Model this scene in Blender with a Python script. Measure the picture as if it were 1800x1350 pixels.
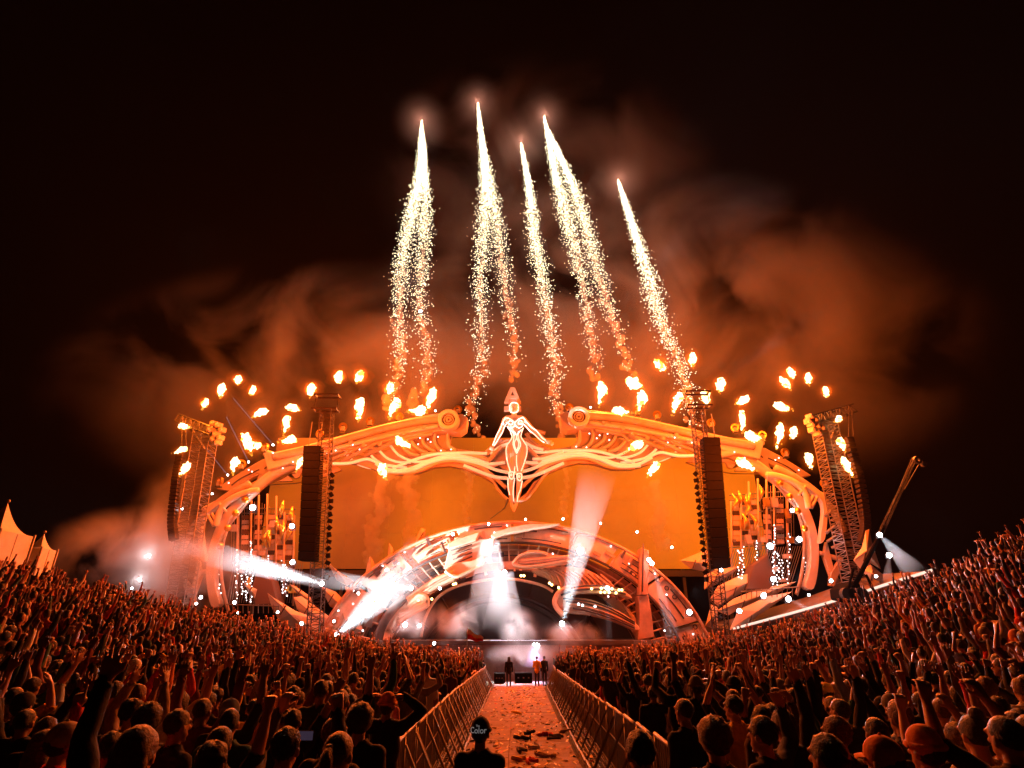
import bpy, bmesh, math, random
import numpy as np
from math import sin, cos, pi, radians, atan2, sqrt
from mathutils import Vector, Matrix, noise, geometry

for _o in list(bpy.data.objects): bpy.data.objects.remove(_o)
sc = bpy.context.scene
COL = sc.collection
RNG = random.Random(7)

# ------------------------------------------------------------------ camera
TH = math.atan(431 / 1000.0)            # upward pitch
CT, ST = cos(TH), sin(TH)
CAM = Vector((0, 0, 2.6))
cd = bpy.data.cameras.new('camera'); cam = bpy.data.objects.new('camera', cd); COL.objects.link(cam)
cam.location = CAM; cam.rotation_euler = (pi / 2 + TH, 0, 0)
cd.sensor_width = 36; cd.lens = 20.0; cd.clip_start = 0.05; cd.clip_end = 2000
sc.camera = cam

# ------------------------------------------------------------------ night sky, exposure
w = bpy.data.worlds.new('World'); sc.world = w; w.use_nodes = True
bg = w.node_tree.nodes['Background']
bg.inputs['Color'].default_value = (0.9, 0.45, 0.45, 1); bg.inputs['Strength'].default_value = 0.0002
sc.view_settings.view_transform = 'Standard'; sc.view_settings.look = 'None'
sc.view_settings.exposure = 0.0; sc.view_settings.gamma = 1.0
sc.view_settings.use_curve_mapping = False
cy = sc.cycles
cy.max_bounces = 5; cy.diffuse_bounces = 2; cy.glossy_bounces = 2; cy.transmission_bounces = 3
cy.volume_bounces = 0; cy.transparent_max_bounces = 24
cy.use_denoising = True
cy.volume_step_rate = 1.0; cy.volume_max_steps = 48
cy.sample_clamp_indirect = 4.0
cy.use_light_tree = True
cy.caustics_reflective = False; cy.caustics_refractive = False

# ------------------------------------------------------------------ helpers
def at(px, py, Y):
    """the point of the vertical plane y = Y that lies on the sight line of a place in the photograph"""
    u = (px - 900) / 1000.0; v = (675 - py) / 1000.0
    dy = CT - v * ST; dz = ST + v * CT
    t = Y / dy
    return Vector((u * t, Y, CAM.z + dz * t))

def pxm(py, Y):
    """photo pixels per metre at that height in the picture on the plane y = Y"""
    return 1000.0 * (CT - (675 - py) / 1000.0 * ST) / Y

MATS = {}
def mat(name, col, rough=0.6, metal=0.0, emit=None, es=0.0, var=0.0, scale=3.0, bump=0.0, spec=0.5):
    m = bpy.data.materials.new(name); m.use_nodes = True; MATS[name] = m
    nt = m.node_tree; b = nt.nodes['Principled BSDF']
    b.inputs['Base Color'].default_value = (*col, 1)
    b.inputs['Roughness'].default_value = rough; b.inputs['Metallic'].default_value = metal
    b.inputs['Specular IOR Level'].default_value = spec
    if emit:
        b.inputs['Emission Color'].default_value = (*emit, 1); b.inputs['Emission Strength'].default_value = es
    if var or bump:
        tc = nt.nodes.new('ShaderNodeTexCoord'); n = nt.nodes.new('ShaderNodeTexNoise')
        n.inputs['Scale'].default_value = scale; n.inputs['Detail'].default_value = 5; n.inputs['Roughness'].default_value = 0.65
        nt.links.new(tc.outputs['Object'], n.inputs['Vector'])
        if var:
            r = nt.nodes.new('ShaderNodeValToRGB')
            r.color_ramp.elements[0].position = 0.3; r.color_ramp.elements[1].position = 0.7
            r.color_ramp.elements[0].color = (*[max(0, c * (1 - var)) for c in col], 1)
            r.color_ramp.elements[1].color = (*[min(1, c * (1 + var)) for c in col], 1)
            nt.links.new(n.outputs['Fac'], r.inputs['Fac']); nt.links.new(r.outputs['Color'], b.inputs['Base Color'])
        if bump:
            bp = nt.nodes.new('ShaderNodeBump'); bp.inputs['Strength'].default_value = bump
            bp.inputs['Distance'].default_value = 0.05
            nt.links.new(n.outputs['Fac'], bp.inputs['Height']); nt.links.new(bp.outputs['Normal'], b.inputs['Normal'])
    return m

def emat(name, col, s, sample='NONE'):
    m = bpy.data.materials.new(name); m.use_nodes = True; MATS[name] = m
    nt = m.node_tree; nt.nodes.clear()
    e = nt.nodes.new('ShaderNodeEmission'); e.inputs['Color'].default_value = (*col, 1); e.inputs['Strength'].default_value = s
    o = nt.nodes.new('ShaderNodeOutputMaterial'); nt.links.new(e.outputs[0], o.inputs['Surface'])
    try: m.cycles.emission_sampling = sample
    except Exception: pass
    return m

def vmat(name, col, dens, aniso=0.2):
    m = bpy.data.materials.new(name); m.use_nodes = True; MATS[name] = m
    nt = m.node_tree; nt.nodes.clear()
    v = nt.nodes.new('ShaderNodeVolumePrincipled'); v.inputs['Color'].default_value = (*col, 1)
    v.inputs['Density'].default_value = dens; v.inputs['Anisotropy'].default_value = aniso
    o = nt.nodes.new('ShaderNodeOutputMaterial'); nt.links.new(v.outputs[0], o.inputs['Volume'])
    return m

def tag(o, label=None, cat=None, group=None, kind=None):
    if label: o['label'] = label
    if cat: o['category'] = cat
    if group: o['group'] = group
    if kind: o['kind'] = kind
    return o

def empty(name, loc=(0, 0, 0), label=None, cat=None, group=None, rz=0):
    o = bpy.data.objects.new(name, None); COL.objects.link(o); o.location = loc; o.rotation_euler = (0, 0, rz)
    o.empty_display_size = 0.3
    return tag(o, label, cat, group)

class MB:
    """collects shapes in world space and links them as one mesh object"""
    def __init__(s): s.v = []; s.f = []; s.mi = []; s.smooth = []
    def add(s, vs, fs, mi=0, smooth=False):
        n = len(s.v); s.v.extend([tuple(v) for v in vs]); s.f.extend([tuple(i + n for i in f) for f in fs])
        s.mi.extend([mi] * len(fs)); s.smooth.extend([smooth] * len(fs)); return s
    def box(s, c, d, rot=None, mi=0):
        c = Vector(c); h = [x / 2 for x in d]
        vs = [Vector((x * h[0], y * h[1], z * h[2])) for x in (-1, 1) for y in (-1, 1) for z in (-1, 1)]
        if rot is not None: vs = [rot @ v for v in vs]
        return s.add([v + c for v in vs], [(0, 1, 3, 2), (4, 6, 7, 5), (0, 4, 5, 1), (2, 3, 7, 6), (0, 2, 6, 4), (1, 5, 7, 3)], mi)
    def bar(s, a, b, r, n=4, mi=0, r2=None):
        return s.tube([a, b], [r, r2 if r2 is not None else r], n, mi, smooth=n > 5)
    def tube(s, pts, r, n=6, mi=0, smooth=True, flat=1.0, cap=True):
        pts = [Vector(p) for p in pts]; N = len(pts)
        rs = r if isinstance(r, (list, tuple)) else [r] * N
        up = Vector((0, 1, 0)); vs = []
        for i, p in enumerate(pts):
            t = (pts[min(i + 1, N - 1)] - pts[max(i - 1, 0)])
            if t.length < 1e-9: t = Vector((0, 0, 1))
            t.normalize()
            ref = up if abs(t.dot(up)) < 0.95 else Vector((1, 0, 0))
            a = t.cross(ref).normalized(); b = t.cross(a).normalized()
            for k in range(n):
                an = 2 * pi * (k + 0.5) / n
                vs.append(p + a * cos(an) * rs[i] + b * sin(an) * rs[i] * flat)
        fs = [(i * n + k, i * n + (k + 1) % n, (i + 1) * n + (k + 1) % n, (i + 1) * n + k) for i in range(N - 1) for k in range(n)]
        if cap: fs += [tuple(range(n))[::-1], tuple((N - 1) * n + k for k in range(n))]
        return s.add(vs, fs, mi, smooth)
    def ball(s, c, r, mi=0, nu=8, nv=5, sc_=(1, 1, 1), smooth=True, fn=None, rot=None):
        c = Vector(c); vs = [Vector((0, 0, 1))]
        for j in range(1, nv):
            for i in range(nu):
                a = pi * j / nv; b = 2 * pi * i / nu
                vs.append(Vector((sin(a) * cos(b), sin(a) * sin(b), cos(a))))
        vs.append(Vector((0, 0, -1)))
        fs = [(0, 1 + i, 1 + (i + 1) % nu) for i in range(nu)]
        for j in range(nv - 2):
            for i in range(nu):
                a = 1 + j * nu; fs.append((a + i, a + nu + i, a + nu + (i + 1) % nu, a + (i + 1) % nu))
        L = len(vs) - 1; a = 1 + (nv - 2) * nu
        fs += [(L, a + (i + 1) % nu, a + i) for i in range(nu)]
        out = []
        for v in vs:
            k = fn(v) if fn else 1.0
            q = Vector((v.x * sc_[0], v.y * sc_[1], v.z * sc_[2])) * r * k
            if rot is not None: q = rot @ q
            out.append(q + c)
        return s.add(out, fs, mi, smooth)
    def disc(s, c, r, axis, thick, n=24, mi=0, r_in=0.0):
        c = Vector(c); axis = Vector(axis).normalized()
        ref = Vector((0, 0, 1)) if abs(axis.z) < 0.9 else Vector((1, 0, 0))
        a = axis.cross(ref).normalized(); b = axis.cross(a)
        vs = []
        for h in (-0.5, 0.5):
            for rr in ((r, r_in) if r_in > 0 else (r,)):
                for k in range(n):
                    an = 2 * pi * k / n; vs.append(c + axis * thick * h + a * cos(an) * rr + b * sin(an) * rr)
        fs = []
        if r_in > 0:
            O0, I0, O1, I1 = 0, n, 2 * n, 3 * n
            for k in range(n):
                j = (k + 1) % n
                fs += [(O0 + k, O0 + j, O1 + j, O1 + k), (I0 + k, I1 + k, I1 + j, I0 + j), (O0 + k, I0 + k, I0 + j, O0 + j), (O1 + k, O1 + j, I1 + j, I1 + k)]
        else:
            fs = [(k, (k + 1) % n, n + (k + 1) % n, n + k) for k in range(n)] + [tuple(range(n))[::-1], tuple(range(n, 2 * n))]
        return s.add(vs, fs, mi)
    def poly(s, loops, thick, dirv=Vector((0, 1, 0)), mi=0):
        """closed 3-D outlines (first outer, others holes) lying near one plane, extruded by thick along dirv"""
        loops = [[Vector(p) for p in l] for l in loops]
        flat = [p for l in loops for p in l]; n = len(flat)
        tris = geometry.tessellate_polygon([[Vector((p.x, p.z, 0)) if abs(dirv.y) > 0.5 else Vector((p.x, p.y, 0)) for p in l] for l in loops])
        d = dirv.normalized() * thick
        vs = flat + [p + d for p in flat]
        fs = [tuple(t) for t in tris] + [tuple(i + n for i in t)[::-1] for t in tris]
        k = 0
        for l in loops:
            m = len(l)
            for i in range(m): j = (i + 1) % m; fs.append((k + i, k + j, n + k + j, n + k + i))
            k += m
        return s.add(vs, fs, mi)
    def mesh(s, name):
        me = bpy.data.meshes.new(name); me.from_pydata(s.v, [], s.f)
        me.polygons.foreach_set('material_index', s.mi); me.polygons.foreach_set('use_smooth', s.smooth)
        me.update(); return me
    def build(s, name, m, parent=None, fix=True, bevel=0.0):
        me = s.mesh(name)
        if fix:
            bm = bmesh.new(); bm.from_mesh(me); bmesh.ops.recalc_face_normals(bm, faces=bm.faces)
            if bevel:
                bmesh.ops.bevel(bm, geom=[e for e in bm.edges if len(e.link_faces) == 2 and e.calc_face_angle(0) > 0.9], offset=bevel, segments=1, affect='EDGES')
            bm.to_mesh(me); bm.free()
        for x in (m if isinstance(m, (list, tuple)) else [m]): me.materials.append(x)
        return link(name, me, parent)

def link(name, me, parent=None):
    o = bpy.data.objects.new(name, me); COL.objects.link(o)
    if parent is not None:
        o.parent = parent
        pw = Matrix.Translation(parent.location) @ parent.rotation_euler.to_matrix().to_4x4() if parent.parent is None else Matrix.Identity(4)
        if parent.parent is None and parent.type == 'EMPTY': o.matrix_parent_inverse = pw.inverted()
    return o

def crom(pts, n=6, closed=False):
    """smooth curve through points"""
    pts = [Vector(p) for p in pts]; N = len(pts); out = []
    for i in range(N if closed else N - 1):
        if closed: p0, p1, p2, p3 = pts[i - 1], pts[i], pts[(i + 1) % N], pts[(i + 2) % N]
        else: p0, p1, p2, p3 = pts[max(i - 1, 0)], pts[i], pts[i + 1], pts[min(i + 2, N - 1)]
        for k in range(n):
            t = k / n
            out.append(0.5 * ((2 * p1) + (p2 - p0) * t + (2 * p0 - 5 * p1 + 4 * p2 - p3) * t * t + (3 * p1 - p0 - 3 * p2 + p3) * t ** 3))
    if not closed: out.append(pts[-1])
    return out

def P(pts, Y, n=0, closed=False):
    """photo outline -> 3-D points; a third value moves that point in depth"""
    q = [(p[0], p[1], p[2] if len(p) > 2 else 0) for p in pts]
    if n: q = [tuple(v) for v in crom(q, n, closed)]
    return [at(a, b, Y + c) for a, b, c in q]

def mirror(pts, s=1):
    """photo outline of the left wing carried over to the right wing (the picture leans a little)"""
    return [(1806 - p[0], p[1] - 0.045 * (903 - p[0])) + tuple(p[2:]) for p in pts] if s > 0 else [tuple(p) for p in pts]

# ------------------------------------------------------------------ the lie of the land (shallow bowl)
_RU = [-1.15, -.9, -.8, -.7, -.6, -.5, -.36, 0, .34, .5, .6, .7, .8, .9, 1.15]
_RE = [.185, .138, .114, .096, .070, .050, .026, -.005, .014, .040, .068, .102, .134, .174, .235]
_RY = [20, 25, 27, 30, 34, 38, 42, 45, 42, 38, 34, 30, 26, 23, 17]
def ground(x, y):
    y = max(y, 0.5)
    u = max(-1.15, min(1.15, 1.09 * x / y))
    base = 0.4 - 1.15 * min(1, max(0, y / 40))
    Yr = float(np.interp(u, _RU, _RY)); e = float(np.interp(u, _RU, _RE))
    k = min(1.0, max(0, (abs(x) - 3.0) / 9.0)); k = k * k * (3 - 2 * k)
    hr = CAM.z - 3.1 + Yr * 1.09 * e - (0.4 - 1.15 * min(1, Yr / 40))
    t = min(y / Yr, 1.12)
    return base + k * max(hr, 0) * t ** 1.7
# ------------------------------------------------------------------ materials
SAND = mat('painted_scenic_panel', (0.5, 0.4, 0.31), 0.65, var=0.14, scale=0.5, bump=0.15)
ARCHM = mat('painted_arch_panel_peach', (0.66, 0.43, 0.29), 0.6, var=0.22, scale=0.9, bump=0.3)
ARCHM2 = mat('painted_arch_panel_rust', (0.42, 0.23, 0.14), 0.65, var=0.3, scale=1.2, bump=0.3)
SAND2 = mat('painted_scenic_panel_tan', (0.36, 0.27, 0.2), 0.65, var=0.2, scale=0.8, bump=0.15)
GROOVE = mat('dark_scenic_groove', (0.05, 0.03, 0.025), 0.7)
METAL = mat('truss_aluminium', (0.16, 0.145, 0.135), 0.45, 0.5)
DMETAL = mat('black_steel', (0.03, 0.03, 0.032), 0.45, 0.5)
BLACK = mat('black_speaker_cloth', (0.004, 0.0035, 0.0035), 0.95, var=0.3, scale=8, spec=.05)
RUBBER = mat('black_rubber', (0.02, 0.02, 0.02), 0.7)
TUBE = mat('white_neon_tube', (0.85, 0.8, 0.72), 0.4, emit=(1, .72, .48), es=0.3)
WHITE_E = emat('lamp_lens', (1, .97, 1.0), 40)
DOT_E = emat('pixel_light', (1, .9, .92), 5)
WARM_E = emat('warm_lamp_lens', (1, .62, .2), 10)
STEEL = mat('galvanised_barrier_steel', (0.24, 0.22, 0.2), 0.45, 0.6, var=0.2, scale=12)
TENT = mat('white_tent_canvas', (0.45, 0.42, 0.38), 0.8, var=0.12, scale=2)
CONFETTI = [mat('confetti_' + n, c, 0.5) for n, c in (('gold', (.7, .42, .06)), ('white', (.75, .72, .68)), ('red', (.6, .05, .04)), ('black', (.03, .03, .04)))]

# ------------------------------------------------------------------ ground sheet, carpet, stage deck
def ground_sheet():
    m = bpy.data.materials.new('trampled_grass'); m.use_nodes = True; nt = m.node_tree; b = nt.nodes['Principled BSDF']
    n = nt.nodes.new('ShaderNodeTexNoise'); n.inputs['Scale'].default_value = 1.3; n.inputs['Detail'].default_value = 8
    tc = nt.nodes.new('ShaderNodeTexCoord'); nt.links.new(tc.outputs['Object'], n.inputs['Vector'])
    r = nt.nodes.new('ShaderNodeValToRGB'); r.color_ramp.elements[0].color = (.02, .022, .012, 1); r.color_ramp.elements[1].color = (.07, .05, .03, 1)
    nt.links.new(n.outputs['Fac'], r.inputs['Fac']); nt.links.new(r.outputs['Color'], b.inputs['Base Color']); b.inputs['Roughness'].default_value = .9
    xs = list(np.concatenate([-np.geomspace(400, 32, 10), np.linspace(-30, 30, 81), np.geomspace(32, 400, 10)]))
    ys = list(np.concatenate([[-20, -5], np.linspace(0.5, 46, 62), np.geomspace(48, 900, 14)]))
    vs = [(x, y, ground(x, y) if y < 46 and abs(x) <= 60 else (ground(x, 45) if abs(x) < 60 else ground(math.copysign(60, x), 45))) for y in ys for x in xs]
    W = len(xs); fs = [(j * W + i, j * W + i + 1, (j + 1) * W + i + 1, (j + 1) * W + i) for j in range(len(ys) - 1) for i in range(W - 1)]
    mb = MB(); mb.add(vs, fs, smooth=True)
    tag(mb.build('ground', m, fix=False), kind='structure')
ground_sheet()

CARX = [(2, -.85, 1.3), (9, -1.0, 1.35), (14, -1.15, 1.4), (25, -1.15, 1.6), (41, -1.15, 2.0)]
def carx(y):
    return float(np.interp(y, [c[0] for c in CARX], [c[1] for c in CARX])), float(np.interp(y, [c[0] for c in CARX], [c[2] for c in CARX]))
def carpet():
    m = bpy.data.materials.new('red_brown_aisle_carpet'); m.use_nodes = True; nt = m.node_tree; b = nt.nodes['Principled BSDF']
    tc = nt.nodes.new('ShaderNodeTexCoord'); n = nt.nodes.new('ShaderNodeTexNoise'); n.inputs['Scale'].default_value = 2.2; n.inputs['Detail'].default_value = 9
    nt.links.new(tc.outputs['Object'], n.inputs['Vector'])
    r = nt.nodes.new('ShaderNodeValToRGB'); r.color_ramp.elements[0].position = .3; r.color_ramp.elements[0].color = (.13, .085, .1, 1)
    r.color_ramp.elements[1].position = .72; r.color_ramp.elements[1].color = (.27, .19, .22, 1)
    nt.links.new(n.outputs['Fac'], r.inputs['Fac']); nt.links.new(r.outputs['Color'], b.inputs['Base Color'])
    b.inputs['Roughness'].default_value = .8
    n2 = nt.nodes.new('ShaderNodeTexNoise'); n2.inputs['Scale'].default_value = 9
    nt.links.new(tc.outputs['Object'], n2.inputs['Vector'])
    bp = nt.nodes.new('ShaderNodeBump'); bp.inputs['Strength'].default_value = .4; bp.inputs['Distance'].default_value = .02
    nt.links.new(n2.outputs['Fac'], bp.inputs['Height']); nt.links.new(bp.outputs['Normal'], b.inputs['Normal'])
    root = empty('aisle_floor', (0, 20, 0)); tag(root, kind='structure')
    # floor boards laid across the aisle, two abreast
    y = 5.0; ri = random.Random(3)
    while y < 43:
        L = 2.4; a0, b0 = carx(y); a1, b1 = carx(y + L - .02)
        for s in (0, 1):
            k0, k1 = (0, .42) if s == 0 else (.42, 1)
            dz = .03 + ri.uniform(0, .012)
            def q(k, A, B): return A + (B - A) * k
            xa0, xb0, xa1, xb1 = q(k0, a0, b0) + .006, q(k1, a0, b0) - .006, q(k0, a1, b1) + .006, q(k1, a1, b1) - .006
            mb = MB(); g = lambda x, yy: (x, yy, ground(0, yy) + dz)
            mb.poly([[g(xa0, y), g(xb0, y), g(xb1, y + L - .02), g(xa1, y + L - .02)]], .025, Vector((0, 0, 1)))
            mb.build('floor_board', m, root)
        y += L
    return root
carpet()

# ------------------------------------------------------------------ big screen
def screen():
    m = bpy.data.materials.new('led_screen_orange_emission'); m.use_nodes = True; nt = m.node_tree; b = nt.nodes['Principled BSDF']
    b.inputs['Base Color'].default_value = (.03, .02, .02, 1); b.inputs['Roughness'].default_value = .5
    tc = nt.nodes.new('ShaderNodeTexCoord'); n = nt.nodes.new('ShaderNodeTexNoise'); n.inputs['Scale'].default_value = .07; n.inputs['Detail'].default_value = 3
    nt.links.new(tc.outputs['Object'], n.inputs['Vector'])
    r = nt.nodes.new('ShaderNodeValToRGB'); r.color_ramp.elements[0].position = .3; r.color_ramp.elements[0].color = (.2, .034, .003, 1)
    r.color_ramp.elements[1].position = .7; r.color_ramp.elements[1].color = (.74, .15, .002, 1)
    sx = nt.nodes.new('ShaderNodeSeparateXYZ'); nt.links.new(tc.outputs['Object'], sx.inputs[0])
    mx = nt.nodes.new('ShaderNodeMapRange'); mx.inputs['From Min'].default_value = -24; mx.inputs['From Max'].default_value = 26; mx.inputs['To Min'].default_value = -.1; mx.inputs['To Max'].default_value = .16; nt.links.new(sx.outputs['X'], mx.inputs['Value'])  # orange emission follows noise and grows stronger towards the right
    ad = nt.nodes.new('ShaderNodeMath'); nt.links.new(n.outputs['Fac'], ad.inputs[0]); nt.links.new(mx.outputs[0], ad.inputs[1])
    nt.links.new(ad.outputs[0], r.inputs['Fac']); nt.links.new(r.outputs['Color'], b.inputs['Emission Color']); b.inputs['Emission Strength'].default_value = .92
    root = empty('stage_screen', (0, 61, -0.7), 'huge orange glowing video wall behind the stage arch', 'screen')
    # modules: 10 x 4 panels, hung edge to edge with thin seams
    x0, x1 = at(452, 990, 61).x, at(1352, 990, 61).x
    z0, z1 = at(900, 1000, 61).z, at(900, 770, 61).z
    nx, nz = 12, 4
    for i in range(nx):
        for j in range(nz):
            a = x0 + (x1 - x0) * i / nx; bb = x0 + (x1 - x0) * (i + 1) / nx; c = z0 + (z1 - z0) * j / nz; d = z0 + (z1 - z0) * (j + 1) / nz
            mb = MB(); mb.box(((a + bb) / 2, 61, (c + d) / 2), (bb - a - .012, .15, d - c - .012)); mb.build('screen_panel', m, root, fix=False)
    fr = MB()
    for i in range(nx + 1):
        a = x0 + (x1 - x0) * i / nx; fr.box((a, 61.6, (z0 + z1) / 2 - 6), (.3, .3, z1 - z0 + 12 if 2 < i < nx - 2 else z1 - z0 + 2))
    fr.box(((x0 + x1) / 2, 61.4, z0 - .4), (x1 - x0, .5, .6))
    fr.build('support_frame', DMETAL, root, fix=False)
screen()

# stage deck: one raised floor across the site with a sloping lit front lip (curves forward at both ends)
def decks():
    dm = mat('stage_deck', (.1, .08, .075), .5, var=.2, scale=1.5, bump=.2)
    pts = [(-15, 51), (-9, 46.2), (-3, 45.2), (0.2, 45), (3, 45.2), (9, 46.2), (15, 51), (15, 60), (-15, 60)]
    mb = MB(); mb.poly([[(x, y, 1.55) for x, y in pts]], .28, Vector((0, 0, 1)))
    o = mb.build('stage_deck', dm)
    tag(o, kind='structure')
    fr = MB()
    fx = [(-15, 51.1), (-9, 46.35), (-3, 45.35), (3.4, 45.35), (9, 46.35), (15, 51.1)]
    for (a, b), (c, d) in zip(fx[:-1], fx[1:]):
        fr.add([(a, b, -.8), (c, d, -.8), (c, d, 1.54), (a, b, 1.54), (a, b + .1, -.8), (c, d + .1, -.8), (c, d + .1, 1.54), (a, b + .1, 1.54)],
               [(0, 1, 2, 3), (4, 5, 6, 7), (3, 2, 6, 7), (0, 1, 5, 4)])
    f = fr.build('stage_front_wall', mat('stage_skirt', (.28, .16, .13), .8, var=.25, scale=2), None); tag(f, kind='structure')
    # side decks that climb towards the bowl's rims
    for s in (1,):
        path = [(430, 1098), (330, 1072), (255, 1050)] if s < 0 else [(1290, 1108), (1395, 1080), (1500, 1050), (1560, 1030), (1648, 1003)]
        Ys = [49, 46, 42] if s < 0 else [49, 47, 44, 42, 40]
        top = [at(p[0], p[1], Y) for p, Y in zip(path, Ys)]
        mb = MB(); n = len(top)
        vs = []
        for t in top:
            vs += [t, t + Vector((0, 7, .35)), t + Vector((0, 7, -.1)), t + Vector((0, .4, -.55))]
        fs = [(i * 4 + k, i * 4 + (k + 1) % 4, (i + 1) * 4 + (k + 1) % 4, (i + 1) * 4 + k) for i in range(n - 1) for k in range(4)] + [(0, 1, 2, 3), tuple((n - 1) * 4 + k for k in range(4))]
        mb.add(vs, fs)
        rt = empty('side_runway', top[1], ('pale' if s > 0 else 'hazy') + (' raised runway climbing the right bank, lit by white beams' if s > 0 else ' raised runway in smoke at the left end of the stage'), 'runway')
        mb.build('deck', dm, rt)
        for i in range(n - 1):
            for k in range(5):
                p = top[i].lerp(top[i + 1], (k + .5) / 5) + Vector((0, .8, -.3)); q = top[i].lerp(top[i + 1], (k + 1.1) / 5) + Vector((0, .8, -.3))
                mb = MB(); mb.bar(p, (p.x, p.y, p.z - 2.6), .05); mb.bar(p, (q.x, q.y, q.z - 2.2), .03); mb.build('support_leg', DMETAL, rt, fix=False)
        mb = MB(); mb.tube([t + Vector((0, .1, .12)) for t in top], .09); mb.build('edge_light_strip', emat('strip_light', (1, .75, .6), 1.2), rt, fix=False)
decks()
# ------------------------------------------------------------------ great wings over the stage
WY = 56
def plate(root, name, outer, Y, th, m=None, holes=(), n=0, bevel=0.0, yo=0):
    mb = MB(); loops = [P(outer, Y, n, True)] + [P(h, Y, n, True) for h in holes]
    mb.poly(loops, th); o = mb.build(name, m or SAND, root, bevel=bevel); return o
def rod(root, name, pts, Y, r, m=None, n=6, seg=8, flat=1.0, rs=None):
    c = crom([(p[0], p[1], p[2] if len(p) > 2 else 0) for p in pts], n)
    q = [at(a, b, Y + d) for a, b, d in c]
    mb = MB()
    rr = r if rs is None else [float(np.interp(i / (len(q) - 1), np.linspace(0, 1, len(rs)), rs)) for i in range(len(q))]
    mb.tube(q, rr, seg, flat=flat); return mb.build(name, m or SAND, root, fix=False)

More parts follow.
